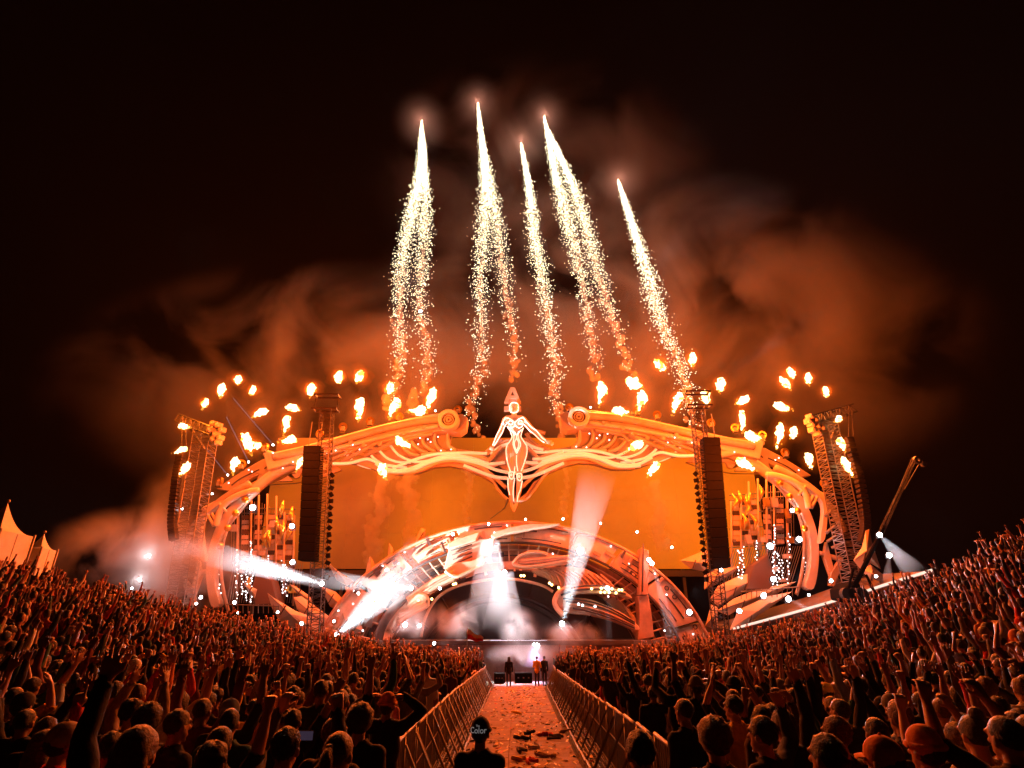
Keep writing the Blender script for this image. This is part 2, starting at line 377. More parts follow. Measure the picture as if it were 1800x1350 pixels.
def wing(s):
    side = 'left' if s < 0 else 'right'
    M = (lambda pts: mirror(pts, 1)) if s > 0 else (lambda pts: mirror(pts, -1))
    c = M([(700, 790)])[0]
    root = empty('stage_wing', at(c[0], c[1], WY), 'sculpted wing canopy with round hub and curved fins, ' + side + ' of the hanging figure', 'stage roof')
    # main spar with cylinders
    plate(root, 'spar', M([(812, 727), (822, 734), (819, 752), (808, 760), (770, 757), (700, 771), (640, 784), (585, 796), (540, 806), (470, 826), (463, 797), (500, 792), (560, 776), (620, 760), (680, 744), (735, 732), (775, 726)]), WY - 1, 1.8, SAND, bevel=.06)
    rod(root, 'pipe', M([(800, 734), (735, 741), (680, 752), (620, 768), (560, 785), (480, 803)]), WY - 1.3, .42, SAND2)
    rod(root, 'pipe', M([(770, 749), (700, 762), (640, 776), (590, 788)]), WY - 1.5, .22, SAND)
    # hub
    h = M([(789, 739)])[0]; hc = at(h[0], h[1], WY - 2.2)
    mb = MB(); mb.disc(hc, 1.05, (0, 1, 0), .9, 32, r_in=.66); hub = mb.build('hub', SAND, root, bevel=.05)
    mb = MB(); mb.disc(hc + Vector((0, .15, 0)), .66, (0, 1, 0), .3, 28); mb.build('hub_dark_ring', GROOVE, hub)
    mb = MB(); mb.disc(hc + Vector((0, -.05, 0)), .52, (0, 1, 0), .4, 24, r_in=.4); mb.disc(hc + Vector((0, -.1, 0)), .3, (0, 1, 0), .4, 20, r_in=.12); mb.build('hub_inner_ring', SAND2, hub)
    # truss struts under the spar
    for a, b, r in (((575, 812), (640, 782), .2), ((600, 812), (665, 776), .22), ((640, 800), (600, 790), .15), ((640, 802), (700, 772), .22), ((668, 790), (640, 785), .14), ((690, 778), (735, 752), .16), ((560, 800), (720, 757), .16), ((700, 775), (760, 762), .2), ((720, 765), (700, 785), .14)):
        q = M([a, b]); mb = MB(); mb.bar(at(*q[0], WY - .4), at(*q[1], WY - 1.0), r, 8); mb.build('strut', SAND2, root, fix=False)
    for a in ((617, 778), (640, 783), (668, 781), (695, 772), (745, 751), (711, 762)):
        q = M([a])[0]; mb = MB(); mb.disc(at(*q, WY - 1.7), .22, (0, 1, 0), .3, 12); mb.build('bolt', SAND2, root)
    # gill body
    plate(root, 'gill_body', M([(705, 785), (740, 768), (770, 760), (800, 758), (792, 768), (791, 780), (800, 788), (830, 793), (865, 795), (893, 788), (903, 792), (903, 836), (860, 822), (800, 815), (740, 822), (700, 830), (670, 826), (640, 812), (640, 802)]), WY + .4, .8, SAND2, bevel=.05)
    # curved fins standing proud of the body
    fins = [[(745, 762), (743, 775), (750, 786), (765, 795)], [(765, 761), (764, 775), (770, 788), (783, 795)], [(722, 768), (727, 782), (738, 792), (752, 797)],
            [(703, 775), (710, 788), (722, 798), (738, 802)], [(788, 762), (787, 776), (790, 786), (800, 793)]]
    for f in fins: rod(root, 'fin', M(f), WY, .2, SAND, flat=2.2)
    for f in ([(683, 778), (694, 793), (707, 804), (728, 811)], [(665, 790), (680, 805), (700, 812), (722, 813)], [(648, 795), (660, 808), (680, 818), (715, 822)], [(604, 786), (612, 802), (628, 815), (648, 822), (665, 822)]):
        rod(root, 'light_tube', M(f), WY - .3, .13, TUBE)
    # long swept bands, the ray-shaped underbelly
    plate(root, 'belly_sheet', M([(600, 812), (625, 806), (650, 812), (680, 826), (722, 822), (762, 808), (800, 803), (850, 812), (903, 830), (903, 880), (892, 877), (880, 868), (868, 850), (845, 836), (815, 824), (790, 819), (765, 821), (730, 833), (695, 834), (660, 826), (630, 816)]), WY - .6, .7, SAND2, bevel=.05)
    for f, r in (([(680, 829), (720, 828), (758, 812), (795, 806), (840, 814), (872, 826), (903, 832)], .16), ([(690, 823), (735, 806), (770, 798), (820, 796), (858, 797), (880, 791)], .15),
                 ([(660, 815), (685, 826), (720, 824), (765, 806), (800, 801), (835, 807), (860, 815), (888, 813)], .16), ([(585, 815), (615, 814), (645, 807), (668, 815), (695, 820)], .15),
                 ([(815, 818), (840, 828), (868, 838), (893, 841)], .17), ([(700, 800), (730, 812), (770, 806)], .12), ([(870, 792), (885, 783), (900, 779)], .17)):
        rod(root, 'light_tube', M(f), WY - 1.0, r, TUBE)
    for f, r in (([(690, 832), (735, 828), (775, 812), (815, 812), (850, 824), (890, 858)], .2), ([(740, 800), (790, 797), (835, 801), (862, 810)], .22), ([(855, 795), (872, 782), (890, 775), (903, 776)], .2), ([(838, 818), (858, 822), (885, 812)], .16)):
        rod(root, 'band', M(f), WY - .8, r, SAND)
    # outer plates running to the tip
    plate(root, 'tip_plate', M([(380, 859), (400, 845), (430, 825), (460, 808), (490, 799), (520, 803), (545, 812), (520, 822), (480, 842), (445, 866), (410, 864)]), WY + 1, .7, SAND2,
          holes=[M([(424, 851), (440, 841), (455, 834), (451, 844), (435, 852)])], bevel=.04)
    for f in ([(407, 853), (425, 840), (456, 825)], [(465, 824), (480, 812), (500, 810)], [(434, 866), (465, 842), (505, 826), (545, 813)]):
        rod(root, 'groove', M(f), WY + .95, .07, GROOVE)
    rod(root, 'swept_arm', M([(360, 900), (400, 880), (440, 866), (475, 838), (515, 818), (560, 806)]), WY + .4, .5, SAND, flat=1.3)
    plate(root, 'bracket_plate', M([(465, 852), (500, 838), (530, 822), (585, 815), (600, 826), (570, 838), (518, 849)]), WY + .8, .4, SAND2,
          holes=[M([(490, 846), (507, 836), (514, 845)]), M([(511, 832), (530, 829), (526, 838), (519, 841)])])
    rod(root, 'pipe', M([(466, 796), (500, 808), (535, 815), (575, 822)]), WY - .6, .38, SAND)
    # edge lamps on the underside
    for a in ((738, 770), (752, 772), (770, 768), (735, 781), (757, 777), (793, 790), (775, 792), (620, 782), (632, 790), (590, 792), (575, 797), (480, 796), (447, 862), (432, 860), (402, 849), (437, 826), (443, 829), (497, 823), (515, 812)):
        q = M([a])[0]; mb = MB(); mb.ball(at(*q, WY - 1.9), .065, nu=6, nv=4); mb.build('bulb', DOT_E, root, fix=False)
wing(-1); wing(1)

# ------------------------------------------------------------------ centre keel plate, letter emblem
def keel():
    root = empty('keel_plate', at(903, 850, 55.2), 'broad pointed plate hanging behind the legs of the figure', 'stage roof')
    plate(root, 'sheet', [(862, 806), (882, 790), (903, 786), (926, 790), (946, 806), (966, 824), (952, 842), (938, 862), (925, 877), (907, 880), (890, 876), (877, 862), (866, 845), (848, 832)], 55.4, .5, SAND2, n=3, bevel=.04)
    rod(root, 'rim', [(848, 832), (866, 845), (877, 862), (890, 876), (907, 880), (925, 877), (938, 862), (952, 842), (966, 826)], 55.3, .16, SAND)
    for p in ([(862, 810), (885, 828), (896, 850)], [(946, 810), (925, 828), (914, 850)]): rod(root, 'groove', p, 55.3, .06, GROOVE)
    for p in ([(882, 786), (868, 800), (858, 812)], [(926, 786), (940, 800), (950, 812)]): rod(root, 'curl', p, 54.9, .22, SAND)
    # flowing tails behind the arms
    for f in ([(925, 762), (935, 775), (950, 786), (966, 790)], [(924, 770), (932, 780), (945, 788), (958, 792)], [(930, 760), (945, 758), (958, 762)], [(882, 772), (872, 780), (862, 790), (858, 800)]):
        rod(root, 'tail', f, 55.0, .2, SAND2)
    for f in ([(923, 778), (938, 786), (955, 791)], [(936, 807), (955, 806), (975, 800), (990, 795)]): rod(root, 'light_tube', f, 54.7, .15, TUBE)
    mb = MB(); a, b, c = at(893, 878, 54.5), at(887, 893, 54.2), at(862, 912, 53.5); mb.tube([a, b, c], [.12, .08, .04]); mb.build('stay_cable', METAL, root, fix=False)
keel()
def emblem():
    root = empty('letter_emblem', at(901, 700, 54.6), 'tall pale letter A standing above the head of the figure', 'emblem')
    plate(root, 'letter', [(886, 707), (897, 681), (905, 681), (916, 707), (908.5, 707), (906, 700.5), (896, 700.5), (893.5, 707)], 54.8, .6, SAND, holes=[[(898, 695), (901, 687), (904, 695)]])
    plate(root, 'collar', [(886, 714), (916, 714), (916, 721), (886, 721)], 54.9, .5, SAND)
    plate(root, 'neck_block', [(894, 702), (909, 702), (910, 713), (893, 713)], 55.0, .4, SAND2)
emblem()
# ------------------------------------------------------------------ bodies: tapered limbs fused into one skin
def remesh(mb, voxel, smooth=2, tris=3000, name='body'):
    me = mb.mesh('tmp'); o = bpy.data.objects.new('tmp', me); COL.objects.link(o)
    r = o.modifiers.new('r', 'REMESH'); r.mode = 'VOXEL'; r.voxel_size = voxel; r.use_smooth_shade = True
    if smooth:
        s = o.modifiers.new('s', 'SMOOTH'); s.factor = .5; s.iterations = smooth
    dg = bpy.context.evaluated_depsgraph_get()
    nf = len(o.evaluated_get(dg).data.polygons) * 2
    if nf > tris:
        d = o.modifiers.new('d', 'DECIMATE'); d.ratio = tris / nf
        dg = bpy.context.evaluated_depsgraph_get()
    out = bpy.data.meshes.new_from_object(o.evaluated_get(dg)); out.name = name
    bpy.data.objects.remove(o); bpy.data.meshes.remove(me)
    out.materials.clear()
    return out

class Body:
    def __init__(s): s.mb = MB(); s.seg = []; s.lab = []
    def limb(s, a, b, ra, rb, lab, n=10):
        a = Vector(a); b = Vector(b); s.mb.tube([a, b], [ra, rb], n)
        s.mb.ball(a, ra * 1.0, nu=n, nv=6); s.mb.ball(b, rb * 1.0, nu=n, nv=6)
        s.seg.append((a, b, ra, rb)); s.lab.append(lab)
    def blob(s, c, r, lab, rot=None):
        s.mb.ball(c, 1.0, nu=14, nv=9, sc_=r, rot=rot); c = Vector(c)
        k = max(r); z = Vector((0, 0, max(r[2] - min(r), 0.001)))
        if rot is not None: z = rot @ z
        s.seg.append((c - z, c + z, (r[0] + r[1]) / 2, (r[0] + r[1]) / 2)); s.lab.append(lab)
    def labels(s, me):
        n = len(me.polygons); c = np.empty(n * 3); me.polygons.foreach_get('center', c); c = c.reshape(-1, 3)
        D = np.empty((len(s.seg), n))
        for i, (a, b, ra, rb) in enumerate(s.seg):
            a = np.array(a); b = np.array(b); ab = b - a; L = max(ab @ ab, 1e-9)
            t = np.clip(((c - a) @ ab) / L, 0, 1); D[i] = np.linalg.norm(c - (a + t[:, None] * ab), axis=1) - (ra + (rb - ra) * t)
        k = D.argmin(0); return np.array(s.lab, dtype=object)[k], c

# ------------------------------------------------------------------ the hanging figure
def statue():
    Y = 54.0; root_loc = at(905, 900, Y)
    B = Body(); A = lambda x, y, d=0: at(x, y, Y + d)
    L = B.limb
    hc = A(903.5, 717.5); B.blob(hc, (.46, .5, .6), 'head')
    L(A(903.5, 722), A(904, 733), .22, .24, 'neck')
    L(A(892, 736), A(916, 736), .34, .34, 'torso')
    B.blob(A(904.5, 744), (.78, .46, .62), 'torso'); B.blob(A(896.5, 742.5, -.3), (.3, .28, .3), 'torso'); B.blob(A(913.5, 742.5, -.3), (.3, .28, .3), 'torso')
    L(A(905, 750), A(906.5, 764), .55, .4, 'torso'); L(A(906.5, 764), A(907.5, 776), .4, .62, 'torso')
    B.blob(A(908, 783), (.95, .5, .75), 'torso')
    for pts, rs in (([(888, 737), (879.5, 757), (868, 783)], (.27, .2, .13)), ([(920, 737), (939, 757), (960, 775)], (.27, .2, .13))):
        L(A(*pts[0]), A(*pts[1], -.3), rs[0], rs[1], 'arm'); L(A(*pts[1], -.3), A(*pts[2], -.9), rs[1], rs[2], 'arm')
    for wx, wy, dx, dy in ((866, 786, -5, 6), (962, 776, 7, 3)):       # open hands
        B.blob(A(wx + dx * .35, wy + dy * .35, -1), (.24, .14, .28), 'hand')
        for k, (fx, fy) in enumerate(((-6, 5), (-3.5, 9), (0, 10.5), (3, 10)) if dx < 0 else ((8, -2), (10.5, 1.5), (10, 5), (7.5, 7.5))):
            p = A(wx + dx * .5, wy + dy * .5, -1); q = A(wx + fx * .7, wy + fy * .7, -1.05); r = A(wx + fx * 1.15, wy + fy * 1.15, -.95)
            L(p, q, .075, .07, 'hand', 8); L(q, r, .07, .055, 'hand', 8)
        L(A(wx, wy, -1), A(wx - dx * .55, wy + 5, -1.15), .085, .06, 'hand', 8)
    for pts, rs in (([(899, 786), (898, 812), (899.5, 835), (897, 856), (899, 886)], (.55, .45, .26, .3, .14)), ([(917, 786), (916, 812), (912, 838), (913, 858), (907.5, 886)], (.55, .45, .26, .3, .14))):
        for i in range(4): L(A(*pts[i], -.1 * i), A(*pts[i + 1], -.1 * (i + 1)), rs[i], rs[i + 1], 'leg')
    L(A(899, 886, -.4), A(902.5, 899, -.7), .17, .1, 'leg'); L(A(907.5, 886, -.4), A(903.5, 899, -.7), .17, .1, 'leg')
    L(A(903, 722, -.45), A(903, 725.5, -.45), .06, .07, 'head')
    me = remesh(B.mb, .085, 2, 16000, 'figure'); me.materials.append(SAND); me.materials.append(SAND2)
    root = link('hanging_figure', me)
    tag(root, 'giant winged-pose woman figure outlined in white neon, hanging at the centre above the screen', 'sculpture')
    def line(pts, r=.055, d=-.62, n=5):
        c = crom([(p[0], p[1], p[2] if len(p) > 2 else 0) for p in pts], n); mb = MB(); mb.tube([A(a, b, d + e) for a, b, e in c], r, 6); mb.build('neon_outline', NEON, root, fix=False)
    line([(896, 713), (896.5, 722), (900, 725), (907, 725), (911, 721), (911, 712), (907, 708), (900, 708), (896, 713)], .06, -.6)
    sh = lambda P_: [(1810 - x, y) for x, y in P_]
    arm = [(889, 733), (884.5, 741), (880, 752), (874, 763), (869, 775), (866, 783)]; arm2 = [(893, 741), (887, 750), (883, 760), (877, 770), (871, 780), (867, 784)]
    line([(x, y, -.35) for x, y in arm], .06); line([(x, y, -.35) for x, y in arm2], .06)
    armr = [(919, 733), (926, 742), (934, 751), (943, 757), (951, 767), (959, 774)]; arm2r = [(915, 743), (923, 748), (931, 757), (940, 764), (948, 772), (957, 778)]
    line([(x, y, -.35) for x, y in armr], .06); line([(x, y, -.35) for x, y in arm2r], .06)
    line([(889, 734), (896, 736), (903, 741), (905, 745), (903, 750), (896, 752), (891, 749)], .06, -.75)
    line([(919, 734), (913, 736), (907, 741), (905, 745), (908, 750), (914, 752), (919, 748)], .06, -.75)
    line([(893, 742), (896, 746), (901, 745), (901, 741), (897, 739), (893, 742)], .05, -.85, 4); line([(911, 742), (914, 746), (918, 745), (918, 741), (914, 739), (911, 742)], .05, -.85, 4)
    line([(893, 752), (897, 758), (900, 768), (896, 776), (891, 783), (889.5, 795), (892, 812), (897, 828)]); line([(920, 752), (917, 760), (916, 768), (921, 776), (926, 785), (926, 797), (922, 812), (916, 828)])
    line([(897, 755), (903, 762), (903, 772), (902, 782), (908, 797)]); line([(917, 755), (911, 762), (912, 772), (915, 782), (908, 797)])
    line([(904, 758), (908, 768), (904, 780), (908, 794)], .05); line([(912, 758), (908, 768), (912, 780), (908, 794)], .05)
    line([(908, 800), (908, 815), (910, 828)]); line([(905, 820), (904, 832)], .05)
    line([(893, 840), (893, 855), (896, 870)]); line([(905, 840), (903, 852), (902, 866), (903, 881)]); line([(918, 845), (915, 860), (911, 870), (909, 882)])
    for kx, ky in ((898.5, 835), (912.5, 838)):
        line([(kx - 4, ky - 5), (kx + 4, ky - 5), (kx + 4, ky + 4), (kx + 1, ky + 7), (kx - 3, ky + 4), (kx - 4, ky - 5)], .06, -.75, 3)
        mb = MB(); mb.disc(A(kx, ky - .5, -.75), .12, (0, 1, 0), .08, 10, r_in=.06); mb.build('knee_ring', NEON, root)
NEON = mat('white_figure_neon', (.9, .88, .85), .4, emit=(1, .86, .72), es=.8)
statue()
# ------------------------------------------------------------------ the arch round the performers' stage
AY = 50; AX = at(903, 1110, AY).x; AZ = -0.7
def ell(a, h, t, Y, x0=None, z0=AZ):
    """point of a half-ellipse arch; t = 0 right foot, 1 left foot"""
    an = pi * t; return Vector(((AX if x0 is None else x0) + a * cos(an), Y, z0 + h * sin(an)))
def arch_band(root, name, a0, h0, a1, h1, Y, th, m, t0=0, t1=1, n=40, bevel=0.0, x0=None):
    mb = MB(); o = [ell(a0, h0, t0 + (t1 - t0) * i / n, Y, x0) for i in range(n + 1)]; i_ = [ell(a1, h1, t0 + (t1 - t0) * i / n, Y, x0) for i in range(n + 1)]
    mb.poly([o + i_[::-1]], th); return mb.build(name, m, root, bevel=bevel)
def arch_rod(root, name, a, h, Y, r, m, t0=0, t1=1, n=40, x0=None):
    mb = MB(); mb.tube([ell(a, h, t0 + (t1 - t0) * i / n, Y, x0) for i in range(n + 1)], r, 6); return mb.build(name, m, root, fix=False)

def arch():
    root = empty('stage_arch', (AX, AY, AZ), 'great pale mechanical arch of ring bands and spokes around the dark central stage opening', 'stage arch')
    H = 11.6; A0 = 15.7
    # outer band in segments of differing width and depth
    segs = [(0, .105, 0), (.11, .215, .25), (.22, .30, 0), (.31, .385, .3), (.39, .50, .1), (.505, .60, .3), (.61, .70, 0), (.71, .80, .3), (.81, .90, .1), (.905, 1, .3)]
    for t0, t1, d in segs: arch_band(root, 'ring_plate', A0, H, A0 - 2.1, H - 1.55, AY - .5 - d, 1.2 + d, ARCHM, t0, t1, 12, .05)
    arch_rod(root, 'ring_edge', A0 + .05, H + .05, AY - .9, .14, ARCHM2); arch_rod(root, 'ring_edge', A0 - 2.2, H - 1.62, AY - .7, .12, GROOVE)
    arch_band(root, 'back_web', A0 - 2.2, H - 1.6, A0 - 4.6, H - 3.2, AY + .9, .3, ARCHM2)
    arch_band(root, 'inner_band', A0 - 4.4, H - 3.05, A0 - 5.4, H - 3.75, AY - .2, 1.0, ARCHM, bevel=.04)
    arch_rod(root, 'ring_edge', A0 - 5.45, H - 3.8, AY - .3, .1, GROOVE)
    arch_rod(root, 'rail', A0 - 2.9, H - 2.05, AY + .3, .07, ARCHM); arch_rod(root, 'rail', A0 - 3.6, H - 2.5, AY + .4, .05, GROOVE)
    # spokes crossing the open web
    for k in range(46):
        t = .03 + .94 * k / 45
        if .27 < t < .33 or t > .72 and k % 2: continue
        a = ell(A0 - 2.0, H - 1.4, t, AY + .1); b = ell(A0 - 4.7, H - 3.3, t, AY - .1); mb = MB(); mb.bar(a, b, .075, 6); mb.build('spoke', ARCHM, root, fix=False)
    # engraved slots and lettered-looking rings on the band
    rr = random.Random(5)
    for t0, t1, row in ((.115, .21, 3), (.225, .29, 4), (.02, .10, 2), (.40, .49, 2), (.62, .69, 3), (.72, .79, 3), (.51, .59, 2)):
        for j in range(row):
            k = .35 + 1.35 * j / max(row - 1, 1)
            arch_rod(root, 'slot', A0 - k, H - k * .75, AY - .83, .05, GROOVE, t0 + rr.uniform(0, .01), t1 - rr.uniform(0, .03), 8)
    for t in list(np.linspace(.17, .215, 3)) + list(np.linspace(.02, .1, 5)):
        p = ell(A0 - .55, H - .4, t, AY - .85); mb = MB(); mb.disc(p, .2, (0, 1, 0), .06, 10, r_in=.12); mb.build('ring_mark', GROOVE, root)
    for t in np.linspace(.1, .44, 16):
        p = ell(A0 - 3.9, H - 2.75, t, AY + .82); mb = MB(); mb.box(p, (.42, .1, .2), Matrix.Rotation(-(pi * t - pi / 2) * .9, 3, 'Y')); mb.build('vent_hole', GROOVE, root, fix=False)
    for k in range(90):
        t = rr.uniform(.03, .97); d = rr.uniform(.25, 1.8) if k < 60 else rr.uniform(4.5, 5.2); p = ell(A0 - d, H - d * .74, t, AY - .88 if k < 60 else AY - .3)
        mb = MB(); mb.box(p, (rr.uniform(.25, 1.0), rr.uniform(.12, .3), rr.uniform(.08, .25)), Matrix.Rotation(-(pi * t - pi / 2) * .95 + rr.choice([0, 0, pi / 2]), 3, 'Y')); mb.build('relief_block', rr.choice([ARCHM, ARCHM2, ARCHM2, GROOVE]), root, fix=False)
    for k in range(14):
        t = .04 + .92 * k / 13; p = ell(A0 - 3.3, H - 2.4, t, AY + .75); mb = MB(); mb.box(p, (1.1, .25, .35), Matrix.Rotation(-(pi * t - pi / 2) * .95, 3, 'Y')); mb.build('dark_recess', GROOVE, root, fix=False)
    # big keyed buttress on the right
    plate(root, 'buttress', [(1127, 962), (1141, 967), (1139, 1046), (1125, 1046)], AY - 1.7, 1.5, ARCHM2, bevel=.06)
    rod(root, 'groove', [(1131, 955), (1129, 1040)], AY - 1.75, .06, GROOVE, n=1)
    plate(root, 'pillar', [(1122, 1048), (1140, 1046), (1145, 1075), (1150, 1120), (1120, 1126), (1124, 1090)], AY - 1.4, 1.4, ARCHM2, bevel=.05)
    # raised cover on the crown, left of centre
    plate(root, 'crown_cover', [(862, 942), (872, 934), (895, 927), (925, 921), (985, 920), (965, 925), (930, 930), (890, 938), (868, 946)], AY - 2, 1.4, ARCHM, bevel=.05)
    plate(root, 'crown_cover', [(788, 955), (800, 948), (838, 936), (842, 936), (836, 950), (800, 962), (786, 965)], AY - 1.9, 1.3, ARCHM, bevel=.05)
    for i in range(5): rod(root, 'groove', [(792 + 2 * i, 968 + 8 * i), (830, 957 + 7 * i)], AY - 1.75, .06, GROOVE, n=1)
    # flowing inner shroud: overlapping shells
    plate(root, 'shell', [(790, 962), (842, 948), (870, 945), (862, 975), (830, 985), (800, 995), (780, 1000)], AY - 1.6, 1.0, ARCHM, bevel=.05)
    plate(root, 'shell', [(783, 1000), (800, 990), (830, 985), (848, 978), (850, 990), (820, 1004), (790, 1014)], AY - 2.0, .8, ARCHM, n=3, bevel=.04)
    rod(root, 'shell_rim', [(783, 1003), (800, 1013), (822, 1006), (848, 992)], AY - 2.1, .16, ARCHM)
    plate(root, 'shell', [(900, 990), (910, 980), (926, 972), (945, 970), (970, 974), (1000, 982), (1000, 990), (965, 994), (940, 998), (915, 998)], AY - 2.4, 1.0, ARCHM, n=3, bevel=.04)
    for d in (0, 6, 11): rod(root, 'shell_rim', [(904 + d, 992 - d * .6), (920 + d * .6, 996 - d), (950, 994 - d), (1000, 985 - d * .6)], AY - 2.5, .13, ARCHM2 if d == 6 else ARCHM)
    rod(root, 'shell_rim', [(902, 991), (912, 979), (930, 971), (948, 971), (962, 975)], AY - 2.5, .13, ARCHM)
    for i in range(11):
        x = 945 + i * 11; rod(root, 'rib', [(x, 998 + i * 1.2), (x + 22, 1010 + i * 2), (x + 30, 1030 + i * 2.4)], AY - 1.6, .09, ARCHM2, n=3)
    plate(root, 'shell', [(935, 1003), (985, 996), (1030, 1000), (1065, 1022), (1080, 1040), (1020, 1036), (985, 1030), (960, 1015)], AY - 1.4, .9, ARCHM, n=2)
    # the right-hand eye shaped balcony
    for dy, sc_, m_ in ((0, 1, ARCHM), (5, .93, ARCHM2)):
        plate(root, 'balcony', [(978, 1050 + dy), (985, 1036 + dy), (1010, 1029 + dy), (1060, 1028), (1092, 1036), (1112, 1052), (1090, 1046), (1050, 1043), (1012, 1044), (992, 1052 + dy)], AY - 2.6 + dy * .1, 1.6, m_, n=3, bevel=.04)
    plate(root, 'balcony', [(978, 1052), (992, 1050), (1030, 1052), (1060, 1062), (1095, 1078), (1122, 1100), (1118, 1108), (1080, 1092), (1040, 1082), (1005, 1078), (986, 1068)], AY - 2.4, 1.5, ARCHM, n=3, bevel=.04)
    for k, m_ in ((0, GROOVE), (5, GROOVE), (11, ARCHM2), (17, GROOVE)):
        rod(root, 'rim', [(990 + k, 1052 + k), (1030, 1056 + k), (1070, 1068 + k), (1116, 1094 + k * .6)], AY - 2.55, .07, m_)
    for k in (0, 6): rod(root, 'rim', [(986, 1046 - k), (1015, 1037 - k), (1060, 1036 - k), (1100, 1044 - k)], AY - 2.75, .08, GROOVE)
    rod(root, 'rim', [(990, 1082), (978, 1068), (975, 1055), (984, 1040), (1002, 1032)], AY - 2.8, .2, ARCHM)
    for x, y in ((1040, 1035), (1057, 1034), (1076, 1035), (1088, 1037), (1093, 1037), (1056, 1041), (1063, 1041), (1071, 1041), (1083, 1042), (1017, 1062), (1024, 1064), (1046, 1066), (982, 1033)):
        mb = MB(); mb.ball(at(x, y, AY - 2.95), .1, nu=6, nv=4); mb.build('bulb', WARM_E if y < 1044 else DOT_E, root, fix=False)
    # left hand woven shroud
    for i, k in enumerate((0, 4, 8, 12, 17, 22)):
        rod(root, 'woven_band', [(668 + k, 1108), (690 + k * .8, 1075 + k * .2), (715 + k * .5, 1058 + k * .3), (740, 1040 + k * .6), (770, 1020 + k * .5), (800, 1006 + k * .5)], AY - 1.8 - .1 * (i % 2), .3 if i % 2 == 0 else .16, (ARCHM, ARCHM2)[i % 2], flat=1.2)
    for k in (0, 7, 14): rod(root, 'woven_band', [(716, 1060 + k), (738, 1046 + k * .6), (752, 1056 + k * .5), (728, 1068 + k * .6), (700, 1080 + k)], AY - 2.1, .18, ARCHM)
    rod(root, 'rim', [(664, 1128), (672, 1100), (690, 1072), (712, 1050)], AY - 2.3, .35, GROOVE)
    rod(root, 'opening_rim', [(740, 1120), (748, 1085), (768, 1052), (800, 1032), (850, 1020), (900, 1018), (950, 1028), (972, 1040)], AY - 1.2, .12, ARCHM)
    # the dark recess with its inner ring
    for a, h, r in ((6.9, 5.9, .22), (6.3, 5.4, .1)): arch_rod(root, 'inner_ring', a, h, AY + .4, r, DMETAL, x0=at(880, 1100, AY).x)
    for k in range(9):
        t = .08 + .84 * k / 8; mb = MB(); mb.bar(ell(6.9, 5.9, t, AY + .5, at(880, 1100, AY).x), ell(8.2, 7.2, t, AY + 1.2, at(880, 1100, AY).x), .1, 5); mb.build('strut', DMETAL, root, fix=False)
    for x, y in ((735, 1055), (759, 1053), (797, 1027), (801, 1026), (916, 1012), (921, 1012), (966, 1025), (970, 1028)):
        mb = MB(); mb.ball(at(x, y, AY - 2.6), .1, nu=6, nv=4); mb.build('bulb', WARM_E, root, fix=False)
    for t in np.linspace(.04, .96, 40):
        if rr.random() < .75:
            k = rr.choice([.3, 1.0, 3.0, 4.8]); mb = MB(); mb.ball(ell(A0 - k, H - k * .74, t, AY - .95), .07, nu=6, nv=4); mb.build('bulb', DOT_E, root, fix=False)
arch()
def backdrop():
    mb = MB(); m = mat('dark_stage_screen', (.03, .022, .028), .35, var=.3, scale=.7)
    mb.poly([[ell(12.5, 8.6, t / 24, AY + 3.5) for t in range(25)]], .2)
    tag(mb.build('performance_backdrop', m), 'dark screen filling the opening inside the arch', 'screen')
backdrop()

# the performers' booth, ramp, monitors
def booth():
    r = empty('dj_booth', at(915, 1128, 47.5), 'low performers booth with white lit edge in the middle of the stage front', 'booth')
    mb = MB(); p0 = at(862, 1127, 46.2); p1 = at(962, 1127, 46.2); zt = p0.z
    mb.box(((p0.x + p1.x) / 2, 47, zt - .5), (p1.x - p0.x, 1.6, 1.0)); mb.build('front', mat('booth_front', (.5, .38, .36), .5, var=.2, scale=1), r, bevel=.04)
    mb = MB(); mb.box(((p0.x + p1.x) / 2, 46.15, zt + .03), (p1.x - p0.x, .08, .06)); mb.build('edge_light', emat('booth_edge_light', (.8, .85, 1), 2.2), r, fix=False)
    for i in range(4):
        mb = MB(); mb.box((p0.x + 1 + i * .85, 47.1, zt + .12), (.45, .4, .12)); mb.build('mixer', DMETAL, r)
booth()
def a_frame():
    r = empty('triangle_prop', at(1040, 1118, 46.5), 'black standing A shaped frame on the right of the stage', 'stage prop')
    for a, b in (((1035, 1083), (1024, 1116)), ((1036, 1083), (1058, 1118)), ((1030, 1103), (1050, 1104))):
        mb = MB(); mb.bar(at(*a, 46.5), at(*b, 46.5), .17, 4); mb.build('leg' if a[1] < 1090 else 'crossbar', BLACK, r, fix=False)
    plate(r, 'foot', [(1047, 1112), (1062, 1118), (1048, 1121)], 46.3, .4, BLACK)
a_frame()
for i, (x0, x1, y, s) in enumerate(((869, 888, 1176, 'left'), (905, 935, 1172, 'middle'), (870, 886, 1187, 'nearer left'))):
    Y = 43.0 - .4 * i; a = at(x0, y, Y); b = at(x1, y, Y); g = ground(a.x, Y)
    r = empty('floor_case', (a.x, Y, g), 'low dark equipment case on the floor at the aisle end, ' + s + ' one', 'equipment case', 'cases at the stage foot')
    mb = MB(); mb.box(((a.x + b.x) / 2, Y, g + .35), (b.x - a.x, .7, .66)); mb.build('case_body', BLACK, r, bevel=.03)
    for q in (.2, .5, .8):
        mb = MB(); mb.box((a.x + (b.x - a.x) * q, Y - .36, g + .4), (.1, .03, .08)); mb.build('latch', METAL, r)

